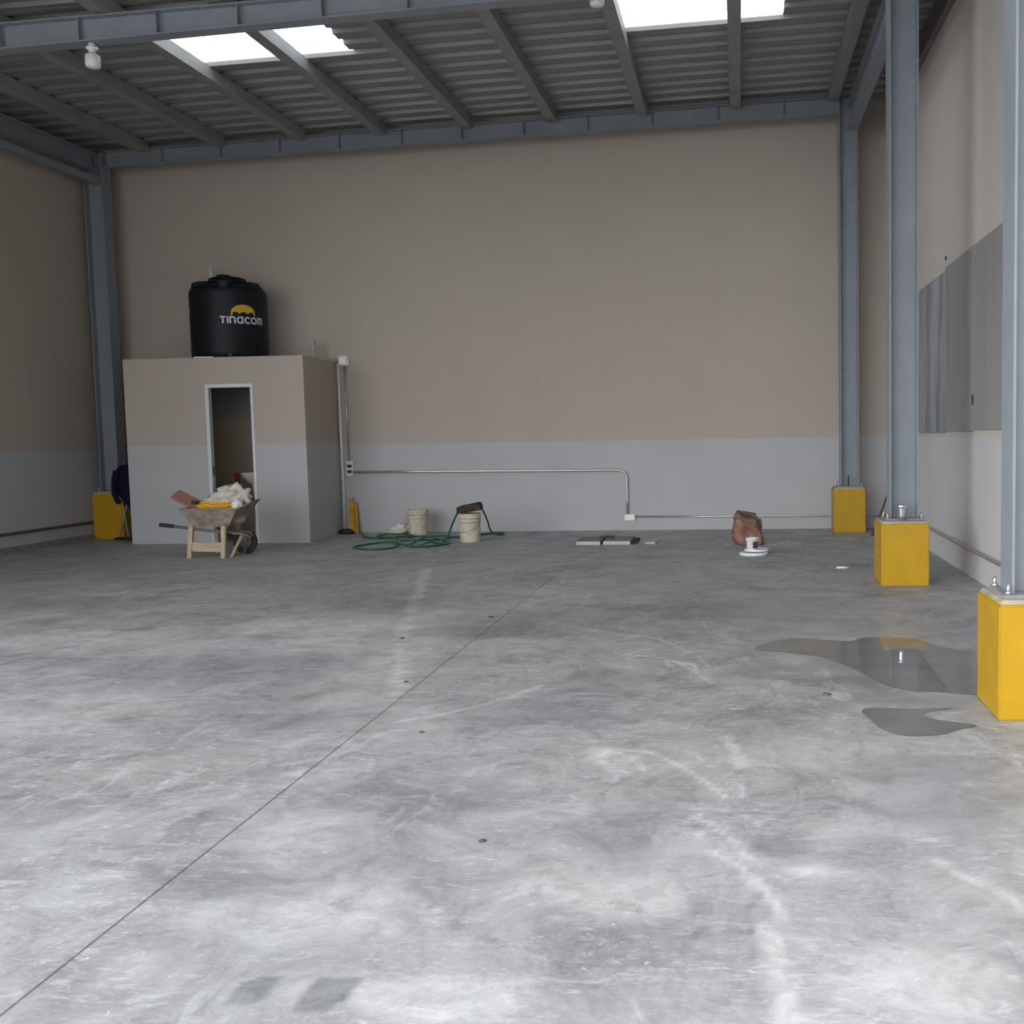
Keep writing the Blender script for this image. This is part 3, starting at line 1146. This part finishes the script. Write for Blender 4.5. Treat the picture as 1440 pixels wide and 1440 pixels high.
# ------------------------------------------------------------------ bulbs
def lamp(label, x, y, z, k=.87):
    t = thing('pendant_bulb', label, 'bulb', (x, y, z), 0, 'unlit bulbs under the roof')
    bm = B()
    tube(bm, [(0, 0, 0), (0, 0, -.05)], .034, 12)
    lathe(bm, [(0, -.045), (.060, -.045), (.062, -.065), (.036, -.075), (.034, -.105), (0, -.105)], 20)
    link('lamp_holder', bm, M['pvc'], t)
    bm = B()
    tube(bm, [(.045, 0, -.04), (.062, -.02, -.06), (.058, -.02, -.075)], .013, 8)
    link('wire_nut', bm, M['white'], t)
    bm = B()
    lathe(bm, [(0, -.10), (.033, -.10), (.034, -.115), (.062, -.13), (.072, -.145), (.073, -.245), (.066, -.268), (.045, -.28), (0, -.283)], 28)
    link('bulb', bm, M['bulb'], t)
    for ch in t.children:
        for v in ch.data.vertices:
            v.co.z *= k


yb = 10.62
lamp('large white bulb hanging under the rafter in the top left', -6.52, ysk(-6.52, yb), mid_z(-6.52) - .25)
lamp('white bulb at the top edge, left of the right skylight', -1.35, 10.86, beam_z(-1.315, 10.86))


# ------------------------------------------------------------------ wheelbarrow
WX, WY = -6.66, 12.98
t = thing('wheelbarrow', 'cement crusted wheelbarrow on wooden legs in front of the restroom doorway', 'wheelbarrow', (WX, WY, 0))


def P(x, y, z):
    return Vector((x - WX, y - WY, z))


bm = B()       # tray: near side is the long sloping one, front end lifts to the right
TOP = [P(-7.04, 12.95, .615), P(-6.30, 12.96, .612), P(-6.28, 13.56, .69), P(-6.97, 13.56, .63)]
BOT = [P(-6.93, 13.07, .385), P(-6.48, 13.07, .38), P(-6.46, 13.42, .40), P(-6.88, 13.45, .39)]
n = 8


def side(a, b, c, d):
    for i in range(n):
        for j in range(4):
            q = []
            for u, v in ((i, j), (i + 1, j), (i + 1, j + 1), (i, j + 1)):
                lo = a.lerp(b, u / n)
                hi = c.lerp(d, u / n)
                q.append(bm.verts.new(lo.lerp(hi, v / 4)))
            bm.faces.new(q)


for k in range(4):
    side(BOT[k], BOT[(k + 1) % 4], TOP[k], TOP[(k + 1) % 4])
side(BOT[0], BOT[1], BOT[3], BOT[2])
bmesh.ops.remove_doubles(bm, verts=bm.verts, dist=1e-4)
for v in bm.verts:
    v.co += Vector((noise.noise(v.co * 9), noise.noise(v.co * 9 + Vector((5, 0, 0))), noise.noise(v.co * 9 + Vector((0, 7, 0))))) * .008
bmesh.ops.recalc_face_normals(bm, faces=bm.faces)
bmesh.ops.solidify(bm, geom=bm.faces[:], thickness=.012)
tray = link('tray', bm, M['tray'], t)
bm = B()
tube(bm, [p + Vector((0, 0, .004)) for p in TOP], .013, 8, closed=True)
link('rim', bm, M['tray'], tray)
for lb, (x0, y0, x1, y1) in (('n', (-7.33, 12.99, -6.20, 13.10)), ('f', (-7.0, 13.42, -6.26, 13.28))):
    h = bpy.data.objects.new('handle', None)
    COL.objects.link(h)
    h.parent = t
    zl, zr = (.425, .245)
    bm = B()
    k = .12
    gx = P(x0 + .16, y0 + .01, zl - .02)
    tube(bm, [gx, P(-6.75, y0 + (y1 - y0) * .4, .345), P(-6.3, y0 + (y1 - y0) * .8, .29), P(x1, y1, zr)], .019, 10)
    link('pipe', bm, M['barrowpipe'], h)
    bm = B()
    tube(bm, [P(x0, y0, zl), P(x0 + .18, y0 + .01, zl - .022)], .026, 10)
    link('grip', bm, M['rubber'], h)
for x, y in ((-6.925, 12.93), (-6.48, 12.92), (-6.88, 13.58), (-6.56, 13.58)):
    bm = B()
    bar(bm, P(x, y, 0), P(x + (.01 if x < -6.6 else -.01), y + .06 * (1 if y < 13 else -1), .40), .054, .05, up=(0, 1, 0))
    link('leg', bm, M['wood'], t)
bm = B()
bar(bm, P(-6.92, 12.955, .145), P(-6.48, 12.945, .135), .03, .115)
link('crossboard', bm, M['wood'], t)
bm = B()
bar(bm, P(-6.42, 12.99, .0), P(-6.32, 13.14, .30), .024, .024)
link('brace', bm, M['wood'], t)
bm = B()
bar(bm, P(-6.40, 13.30, .0), P(-6.3, 13.24, .29), .022, .022)
link('brace', bm, M['barrowpipe'], t)
wh = bpy.data.objects.new('wheel', None)
COL.objects.link(wh)
wh.parent = t
wh.location = P(-6.42, 13.40, .165)
wh.rotation_euler = (PI / 2, 0, 0)
bm = B()
tube(bm, [(math.cos(a) * .128, math.sin(a) * .128, 0) for a in [2 * PI * k / 28 for k in range(28)]], .038, 10, closed=True)
link('tyre', bm, M['rubber'], wh)
bm = B()
lathe(bm, [(0, -.022), (.05, -.022), (.06, -.008), (.105, -.006), (.105, .006), (.06, .008), (.05, .022), (0, .022)], 24)
tube(bm, [(0, 0, -.1), (0, 0, .1)], .012, 8)
link('hub', bm, M['barrowpipe'], wh)

# load
t = thing('board', 'reddish board sticking out of the left end of the wheelbarrow', 'board', (-7.05, 13.28, 0))
bm = B()
bar(bm, (-.22, .0, .80), (.22, .02, .56), .20, .035, up=(0, -.45, 1))
bar(bm, (-.20, .03, .80), (.16, .05, .60), .16, .02, up=(0, -.5, 1))
bevel(bm, .004, 1)
link('plank', bm, M['plank'], t)
bm = B()
bar(bm, (.06, -.10, .695), (.17, -.11, .685), .05, .04)
link('batten', bm, M['bark'], t)
bm = B()
blob(bm, .33, .24, .10, .18, 1.6, 3.3, 3, None, (-6.66, 13.28, .48))
tag(link('rubble_heap', bm, M['tray']), 'crusted cement and rags filling the wheelbarrow tray', 'rubble')
bm = B()
rr = random.Random(4)
for k in range(9):
    a0 = rr.uniform(0, 6.28)
    ra = rr.uniform(.18, .235)
    rb = rr.uniform(.05, .11)
    zz = .605 + k * .0085
    tl = rr.uniform(-.02, .02)
    tube(bm, smooth_path([(-6.67 + ra * math.cos(a0 + 2 * PI * j / 12) + rr.uniform(-.01, .01), 13.13 + rb * math.sin(a0 + 2 * PI * j / 12), zz + .02 * math.sin(2 * PI * j / 12 * 2 + a0) + tl * math.cos(a0 + 2 * PI * j / 12)) for j in range(12)], 3, True), .0095, 6, closed=True)
tag(link('cord_coil', bm, M['rope']), 'coil of yellow cord lying on top of the wheelbarrow', 'cord')
bm = B()
blob(bm, .22, .17, .17, .42, 2.1, 1.7, 4, None, (-6.54, 13.36, .73))
for v in bm.verts:       # slack neck of the sack trails to the left
    d = v.co.x + 6.60
    if d < 0:
        v.co.x += d * 1.1
        v.co.z -= -d * .75
tag(link('sack', bm, M['sack']), 'crumpled white sack heaped on the wheelbarrow load', 'sack', 'white sacks in the wheelbarrow')
bm = B()
blob(bm, .075, .07, .085, .3, 2.4, 8.1, 3, None, (-6.40, 13.18, .64))
tag(link('plastic_bag', bm, M['white']), 'small white crumpled bag at the right end of the wheelbarrow', 'bag')

# ------------------------------------------------------------------ corner: brooms and a jacket
bm = B()
tube(bm, [(-9.34, 15.42, .03), (-9.13, 15.44, .80), (-9.06, 15.45, 1.12)], .014, 8)
t = thing('shovel', 'pale handled tool leaning in the corner under the navy jacket, handle slanting right', 'tool', (0, 0, 0), 0, 'tools in the left corner')
link('tool_handle', bm, M['stick'], t)
bm = B()
box(bm, -9.40, -9.27, 15.37, 15.46, .0, .045)
bevel(bm, .01, 2)
link('tool_head', bm, M['dark'], t)
t = thing('broom', 'pale handled broom leaning in the corner under the navy jacket, handle slanting left', 'tool', (0, 0, 0), 0, 'tools in the left corner')
bm = B()
tube(bm, [(-9.16, 15.36, .04), (-9.25, 15.40, .55), (-9.30, 15.47, 1.10)], .014, 8)
link('tool_handle', bm, M['stick'], t)
bm = B()
box(bm, -9.22, -9.09, 15.32, 15.40, .0, .05)
bevel(bm, .012, 2)
link('tool_head', bm, M['dark'], t)
t = thing('jacket', 'navy blue jacket hung over the tools in the left corner', 'jacket', (-9.10, 15.33, 0))
bm = B()
rings = []
for z, cx, rx, ry in ((1.14, .04, .02, .015), (1.13, .03, .115, .05), (1.08, .01, .165, .07), (.95, .0, .175, .085), (.80, -.005, .185, .09), (.70, .01, .165, .08), (.62, .035, .13, .07), (.54, .06, .095, .055), (.47, .075, .06, .04), (.45, .08, .01, .01)):
    rg = []
    for k in range(28):
        a = 2 * PI * k / 28
        w = 1 + .10 * math.sin(a * 5 + z * 4) + .06 * math.sin(a * 9 - z * 7)
        rg.append(bm.verts.new((cx + rx * w * math.cos(a), ry * w * math.sin(a), z)))
    rings.append(rg)
for a, b in zip(rings, rings[1:]):
    for k in range(28):
        bm.faces.new((a[k], a[(k + 1) % 28], b[(k + 1) % 28], b[k])).smooth = True
link('jacket_body', bm, M['navy'], t)
bm = B()
tube(bm, smooth_path([(-.15, -.04, 1.05), (-.175, -.07, .85), (-.16, -.09, .68), (-.10, -.10, .57)], 5), [.05] * 5 + [.046] * 5 + [.04] * 5 + [.034], 12)
link('sleeve', bm, M['navy'], t)


# ------------------------------------------------------------------ buckets
def bucket(label, x, y, h, r, lid, rotz=0.):
    t = thing('bucket', label, 'bucket', (x, y, 0), rotz, 'cement buckets by the back wall')
    bm = B()
    pr = [(0, 0), (r * .90, 0), (r * .915, .01), (r * .96, h * .66), (r * .965, h * .70), (r * 1.04, h * .70), (r * 1.045, h * .725), (r * .985, h * .73), (r * .99, h * .83), (r * 1.05, h * .835), (r * 1.05, h * .87), (r * 1.0, h * .875), (r * 1.01, h * .985), (r * 1.04, h)]
    if lid:
        pr += [(0, h)]
    else:
        pr += [(r * .97, h), (r * .93, h * .75), (r * .9, h * .7), (0, h * .7)]
    lathe(bm, pr, 32)
    b = link('pail', bm, M['bucket'], t)
    if lid:
        bm = B()
        lathe(bm, [(r * 1.07, h * .94), (r * 1.075, h + .012), (r * .98, h + .016), (r * .94, h + .004), (0, h + .004)], 32)
        link('lid', bm, M['bucket'], t)
    bm = B()
    tube(bm, smooth_path([(-r * 1.03, 0, h * .78), (-r * 1.0, -.09, h * .5), (-r * .55, -r * .86, h * .36), (r * .35, -r * 1.02, h * .38), (r * 1.0, -.06, h * .55), (r * 1.03, 0, h * .78)], 5), .004, 6)
    link('bail_handle', bm, M['galv'], t)
    return t


bucket('cement stained bucket with lid against the back wall, behind the hose', -4.82, 15.68, .375, .148, True, .3)
bucket('cement stained bucket with a dark lump on top, green hose draped over it', -3.77, 14.66, .40, .152, False, -.4)
bm = B()
for k in range(7):
    a = k / 6
    bar(bm, (-.175 + .01 * k, -.07 + .025 * k, .43 + .012 * (k % 3)), (.165 + .008 * (k % 2), -.06 + .025 * k, .475 + .018 * (k % 3)), .035, .085)
bevel(bm, .012, 2)
for v in bm.verts:
    v.co += Vector((noise.noise(v.co * 20), noise.noise(v.co * 20 + Vector((3, 1, 0))), noise.noise(v.co * 20 + Vector((0, 0, 9))))) * .026
tag(link('bark_bundle', bm, M['bark'], None, (-3.765, 14.66, .012), (0, 0, .05)), 'dark brown bundle lying across the top of the right bucket', 'bundle')

# ------------------------------------------------------------------ hose
HOSE = [(-5.82,16.02),(-5.72,15.80),(-5.499,15.29),(-5.285,15.166),(-5.026,15.30),(-4.744,15.36),(-4.427,15.40),(-4.214,15.261),(-4.249,14.863),(-4.426,14.591),(-4.605,14.514),(-4.746,14.481),(-5.043,14.462),(-5.169,14.111),(-5.168,13.893),(-5.024,13.711),(-4.762,13.647),(-4.602,13.886),(-4.679,14.336),(-4.9,14.829),(-5.123,14.999),(-5.3,15.22),(-5.228,15.40),(-5.005,15.42),(-4.788,15.269),(-4.777,15.064),(-4.944,14.931),(-4.741,14.342),(-4.579,14.058),(-4.403,13.869),(-4.181,13.935),(-4.008,14.184),(-3.989,14.363),(-4.114,14.561),(-4.345,14.489),(-4.494,14.319),(-4.507,14.14),(-4.33,13.949),(-4.157,14.02),(-4.115,14.284),(-4.137,14.70)]
pts = []
for i, (x, y) in enumerate(HOSE):
    lift = .016 + (.026 if 18 <= i <= 26 else 0) + (.022 if i in (9, 10, 11, 33, 34, 28, 29) else 0) + (.05 if i in (34, 38) else 0)
    pts.append((x, y, lift))
pts += [(-4.15, 14.95, .10), (-4.06, 14.85, .26), (-3.955, 14.70, .40), (-3.93, 14.67, .445), (-3.80, 14.82, .47), (-3.64, 14.70, .47), (-3.585, 14.70, .42), (-3.60, 15.0, .26), (-3.68, 15.5, .08), (-3.64, 15.62, .016), (-3.54, 15.50, .016), (-3.50, 15.62, .016), (-3.60, 15.75, .016), (-3.80, 15.62, .016), (-4.0, 15.2, .016), (-4.22, 15.02, .03)]
bm = B()
tube(bm, smooth_path(pts, 7), .0135, 8)
tag(link('garden_hose', bm, M['hose']), 'green hose coiled on the floor and looped over the right bucket', 'hose')

# ------------------------------------------------------------------ yellow bar, lump, bag by the cubicle corner
t = thing('yellow_post', 'ochre yellow bar leaning on the back wall beside the cubicle', 'bar', (0, 0, 0))
bm = B()
bar(bm, (-5.965, 16.03, .0), (-6.01, 16.17, .50), .085, .05, up=(0, 1, 0))
bar(bm, (-5.90, 16.06, .0), (-5.945, 16.175, .47), .04, .04, up=(0, 1, 0))
bevel(bm, .006, 2)
link('bar', bm, M['yellowbar'], t)
bm = B()
tube(bm, [(-6.03, 16.165, .50), (-6.03, 16.175, .535)], .03, 10)
tube(bm, [(-6.06, 16.175, .545), (-5.985, 16.175, .555)], .018, 8)
link('metal_cap', bm, M['greypipe'], t)
bm = B()
blob(bm, .11, .07, .05, .35, 2.2, 6.1, 3, -.035, (-6.03, 15.97, .034))
tag(link('rag', bm, M['dark']), 'dark crumpled rag on the floor at the foot of the yellow bar', 'rag')
bm = B()
blob(bm, .16, .10, .09, .55, 2.8, 2.9, 4, -.05, (-5.21, 15.95, .05))
for v in bm.verts:
    if v.co.x > -5.15:
        v.co.z += (v.co.x + 5.15) * .55
        v.co.x += (v.co.x + 5.15) * .25
tag(link('plastic_bag', bm, M['sack']), 'crumpled white plastic bag on the floor left of the lidded bucket', 'bag')

# ------------------------------------------------------------------ floor hatch and tile
t = thing('floor_hatch', 'raised concrete hatch lid with pale front edge on the floor by the back wall', 'hatch', (-1.80, 14.35, 0))
for x0, x1 in ((-.385, -.055), (-.02, .345)):
    bm = B()
    box(bm, x0, x1, -.30, .36, .0, .05)
    bevel(bm, .006, 2)
    o = link('lid_slab', bm, M['slabtop'], t)
    bm = B()
    box(bm, x0 + .003, x1 - .003, -.315, -.295, .002, .046)
    link('edge_strip', bm, M['slab'], o)
bm = B()
box(bm, -.12, .06, .05, .30, .051, .066)
o = link('handle_recess', bm, M['dark'], t)
bm = B()
box(bm, .348, .42, -.26, .30, 0, .035)
link('side_frame', bm, M['rubber'], t)
bm = B()
v0 = [(-.09, -.2, 0), (.05, -.24, 0), (.085, .0, 0), (.02, .22, 0), (-.06, .12, 0)]
f = bm.faces.new([bm.verts.new(p) for p in v0])
r = bmesh.ops.extrude_face_region(bm, geom=[f])
for e in r['geom']:
    if isinstance(e, bmesh.types.BMVert):
        e.co.z += .022
tag(link('tile_shard', bm, M['slab'], None, (-1.18, 14.35, 0)), 'pale broken tile lying right of the concrete hatch', 'tile')

# ------------------------------------------------------------------ cement bag
t = thing('cement_bag', 'torn red and brown paper cement bag standing near the back right', 'bag', (.12, 13.92, 0))
bm = B()
NB = 44
rings = []
prof = ((0, .15, .10), (.02, .185, .125), (.08, .195, .14), (.16, .185, .13), (.24, .17, .115), (.32, .16, .10), (.40, .15, .085))


def bag_pt(k, z, hx, hy, grow=1.):
    a = 2 * PI * k / NB
    c, q = math.cos(a), math.sin(a)
    x = hx * math.copysign(abs(c) ** .55, c) * grow
    y = hy * math.copysign(abs(q) ** .55, q) * grow
    f = 1 + .10 * noise.noise(Vector((c * 2.2, q * 2.2, z * 8))) + .10 * noise.noise(Vector((c * 5, q * 5, z * 19 + 4)))
    u = z / .40
    # the mouth slopes: high at the left, slumped at the right, back panel standing
    top = .41 - .115 * min(1, max(0, (c + .55) / 1.2)) + .05 * max(0, q) * (1 if c > -.3 else .3)
    lean = -.035 * math.sin(u * 2.6) * (1 if c < 0 else .25)
    return Vector((x * f + lean, y * f, u * top))


for z, hx, hy in prof:
    rings.append([bm.verts.new(bag_pt(k, z, hx, hy)) for k in range(NB)])
for a, b in zip(rings, rings[1:]):
    for k in range(NB):
        bm.faces.new((a[k], a[(k + 1) % NB], b[(k + 1) % NB], b[k])).smooth = True
bm.faces.new(rings[0][::-1])
link('bag_body', bm, M['bagred'], t)
bm = B()
ra, rb, rc = [], [], []
for k in range(NB):
    w = .012 * math.sin(k * .9) + .010 * math.sin(k * 2.3)
    p = bag_pt(k, .335, .16, .10, 1.07)
    q = bag_pt(k, .405, .15, .085, 1.06)
    ra.append(bm.verts.new(p + Vector((0, -.01, w))))
    rb.append(bm.verts.new(q + Vector((0, 0, .012 + w * .8))))
    rc.append(bm.verts.new(q * 1.0 + Vector((-q.x * .14, -q.y * .22, -.03))))
for A, Bq in ((ra, rb), (rb, rc)):
    for k in range(NB):
        bm.faces.new((A[k], A[(k + 1) % NB], Bq[(k + 1) % NB], Bq[k])).smooth = True
bmesh.ops.solidify(bm, geom=bm.faces[:], thickness=.004)
link('folded_rim', bm, M['bagtan'], t)

# white pail lids and the little pail on them
LX, LY = .165, 12.78
t = thing('plastic_disc', 'white bucket lid flat on the floor under the small pail', 'lid', (LX, LY, 0), 0, 'white bucket lids')
bm = B()
lathe(bm, [(0, .006), (.14, .006), (.15, 0), (.168, 0), (.172, .012), (.168, .03), (.15, .034), (.145, .024), (0, .024)], 40)
link('disc', bm, M['white'], t)
t = thing('plastic_disc', 'white bucket lid resting on the other lid, shifted back right of the small pail', 'lid', (LX + .035, LY + .09, .035), 0, 'white bucket lids')
bm = B()
lathe(bm, [(0, .006), (.12, .006), (.13, 0), (.146, 0), (.15, .012), (.146, .026), (.13, .03), (.125, .02), (0, .02)], 40)
link('disc', bm, M['white'], t)
t = thing('paint_pail', 'small white pail with a dark printed label, on the white lids', 'pail', (LX - .02, LY + .02, .060))
bm = B()
lathe(bm, [(0, 0), (.060, 0), (.062, .006), (.072, .118), (.077, .12), (.077, .142), (.071, .142), (.068, .13), (.064, .02), (0, .018)], 32)
link('pail_body', bm, M['white'], t)
bm = B()
prev = None
for k in range(9):
    a = -PI / 2 + .12 + k / 8 * 1.15
    v0 = bm.verts.new((.0655 * math.cos(a), .0655 * math.sin(a), .018))
    v1 = bm.verts.new((.0725 * math.cos(a), .0725 * math.sin(a), .098))
    if prev:
        bm.faces.new((prev[0], v0, v1, prev[1]))
    prev = (v0, v1)
link('label_print', bm, M['print'], t)


# ------------------------------------------------------------------ tin on the pedestal, rod, puddles, chips
t = thing('tin_can', 'shiny metal tin standing on the middle yellow pedestal', 'can', (1.535, 10.235, .61))
bm = B()
lathe(bm, [(0, 0), (.030, 0), (.032, .05), (.036, .09), (.040, .125), (.040, .13), (.034, .13), (.030, .04), (0, .035)], 24)
link('can_body', bm, M['chrome'], t)
bm = B()
lathe(bm, [(.044, .118), (.048, .122), (.048, .150), (.044, .154), (.036, .152), (.034, .12)], 24)
link('can_rim', bm, M['chrome'], t)
bm = B()
tube(bm, [(1.83, 14.9, .0), (1.98, 15.05, .32), (2.10, 15.2, .60)], .012, 8)
tube(bm, [(1.83, 14.9, .0), (1.90, 14.97, .15)], .02, 8)
tag(link('leaning_rod', bm, M['rust']), 'thin dark rod leaning in the back right corner behind the middle pedestal', 'rod')

PUD1 = [(0.086,7.253),(0.214,7.473),(0.395,7.598),(0.593,7.542),(0.763,7.488),(0.876,7.615),(1.102,7.61),(1.243,7.556),(1.31,7.379),(1.417,7.186),(1.60,7.0),(1.70,6.5),(1.60,6.0),(1.319,5.962),(1.148,6.018),(0.995,6.051),(0.852,6.17),(0.762,6.44),(0.679,6.675),(0.546,6.95),(0.368,7.086),(0.204,7.157)]
PUD2 = [(0.633,5.612),(0.69,5.677),(0.868,5.663),(1.119,5.671),(0.954,5.577),(0.987,5.453),(1.172,5.349),(1.083,5.272),(0.946,5.172),(0.791,5.158),(0.699,5.269),(0.659,5.451)]
for pl, m, lb in ((PUD1, 'water', 'large puddle of standing water reflecting the middle yellow pedestal'), (PUD2, 'damp', 'smaller drying puddle in front, beside the nearest pedestal')):
    bm = B()
    pp = smooth_path([(a, b, 0) for a, b in pl], 4, True)
    vs = [bm.verts.new((p.x, p.y, .0025)) for p in pp]
    f = bm.faces.new(vs)
    if f.normal.z < 0:
        f.normal_flip()
    bmesh.ops.triangulate(bm, faces=[f])
    bmesh.ops.recalc_face_normals(bm, faces=bm.faces)
    for f in bm.faces:
        if f.normal.z < 0:
            f.normal_flip()
    tag(link('puddle', bm, M[m], recalc=False), lb, 'puddle')

CH = [(0.479, 5.97, .035, 'chip', 'small dark dried leaf on the floor below the large puddle'),
      (-2.049, 8.544, .03, 'chip', 'dark chip lying on the straight saw cut, far end'),
      (-2.508, 7.655, .03, 'chip', 'dark chip on the pale streak left of the saw cut'),
      (-2.043, 6.287, .022, 'chip', 'dark chip touching the left side of the saw cut'),
      (-1.618, 5.199, .018, 'chip', 'dark chip right of the saw cut, in the floor centre'),
      (-0.964, 3.781, .022, 'chip', 'dark stone chip alone in the foreground floor centre'),
      (1.095, 11.457, .07, 'white', 'thin white shard on the floor left of the middle pedestal')]
for i, (x, y, r, m, lb) in enumerate(CH):
    bm = B()
    r *= .62
    blob(bm, r * (1.7 if m == 'white' else 1.2), r * 1.1, r * .3, .4, 1.9, i * 1.3 + .4, 2, -.15 * r)
    tag(link('floor_chip', bm, M[m], None, (x, y, .15 * r + .0005), (0, 0, i * .8 if m != 'white' else 0)), lb, 'debris')

# ------------------------------------------------------------------ daylight
w = bpy.data.worlds.new('sky')
S.world = w
w.use_nodes = True
nt = w.node_tree
bg = nt.nodes['Background']
bg.inputs['Strength'].default_value = 1.0
# hazy overcast sky, brighter towards the hidden sun on the left of the entrance
tc = nt.nodes.new('ShaderNodeTexCoord')
dp = nt.nodes.new('ShaderNodeVectorMath')
dp.operation = 'DOT_PRODUCT'
nt.links.new(tc.outputs['Generated'], dp.inputs[0])
dp.inputs[1].default_value = Vector((-.66, -.62, .42)).normalized()
mr = nt.nodes.new('ShaderNodeMapRange')
mr.inputs['From Min'].default_value = -.2
mr.inputs['From Max'].default_value = 1
nt.links.new(dp.outputs['Value'], mr.inputs['Value'])
cr = nt.nodes.new('ShaderNodeValToRGB')
cr.color_ramp.elements[0].color = (.50, .57, .64, 1)
cr.color_ramp.elements[1].color = (2.2, 2.25, 2.32, 1)
e = cr.color_ramp.elements.new(.6)
e.color = (.95, 1.0, 1.06, 1)
nt.links.new(mr.outputs[0], cr.inputs['Fac'])
nt.links.new(cr.outputs['Color'], bg.inputs['Color'])

for loc, rot, sx_, sy_ in (((-3.8, YF - .25, 2.6), (PI / 2, 0, 0), 12.2, 5.2), ((XL + .02, (YF + LEFT_OPEN) / 2, 2.9), (PI / 2, 0, -PI / 2), LEFT_OPEN - YF, 5.7)):
    l = bpy.data.lights.new('daylight_portal', 'AREA')
    l.shape = 'RECTANGLE'
    l.size, l.size_y = sx_, sy_
    l.cycles.is_portal = True
    o = bpy.data.objects.new('daylight_portal', l)
    COL.objects.link(o)
    o.location = loc
    o.rotation_euler = rot

# ------------------------------------------------------------------ camera
RM = [[0.997483, 0.068743, -0.017396], [-0.012093, -0.076815, -0.996972], [-0.069871, 0.994673, -0.07579]]
c = bpy.data.cameras.new('camera')
cam = bpy.data.objects.new('camera', c)
COL.objects.link(cam)
r0, d0, f0 = (Vector(v) for v in RM)
mw = Matrix((r0, -d0, -f0)).transposed().to_4x4()
mw.translation = Vector((0, 0, 1.5))
cam.matrix_world = mw
c.sensor_width = 36
c.lens = 1500 / 1440 * 36
c.shift_x = (720 - 935) / 1440
c.clip_start = .05
S.camera = cam
S.view_settings.view_transform = 'Standard'
S.view_settings.look = 'None'
S.view_settings.gamma = 1
S.view_settings.use_curve_mapping = False
S.view_settings.exposure = 1.5
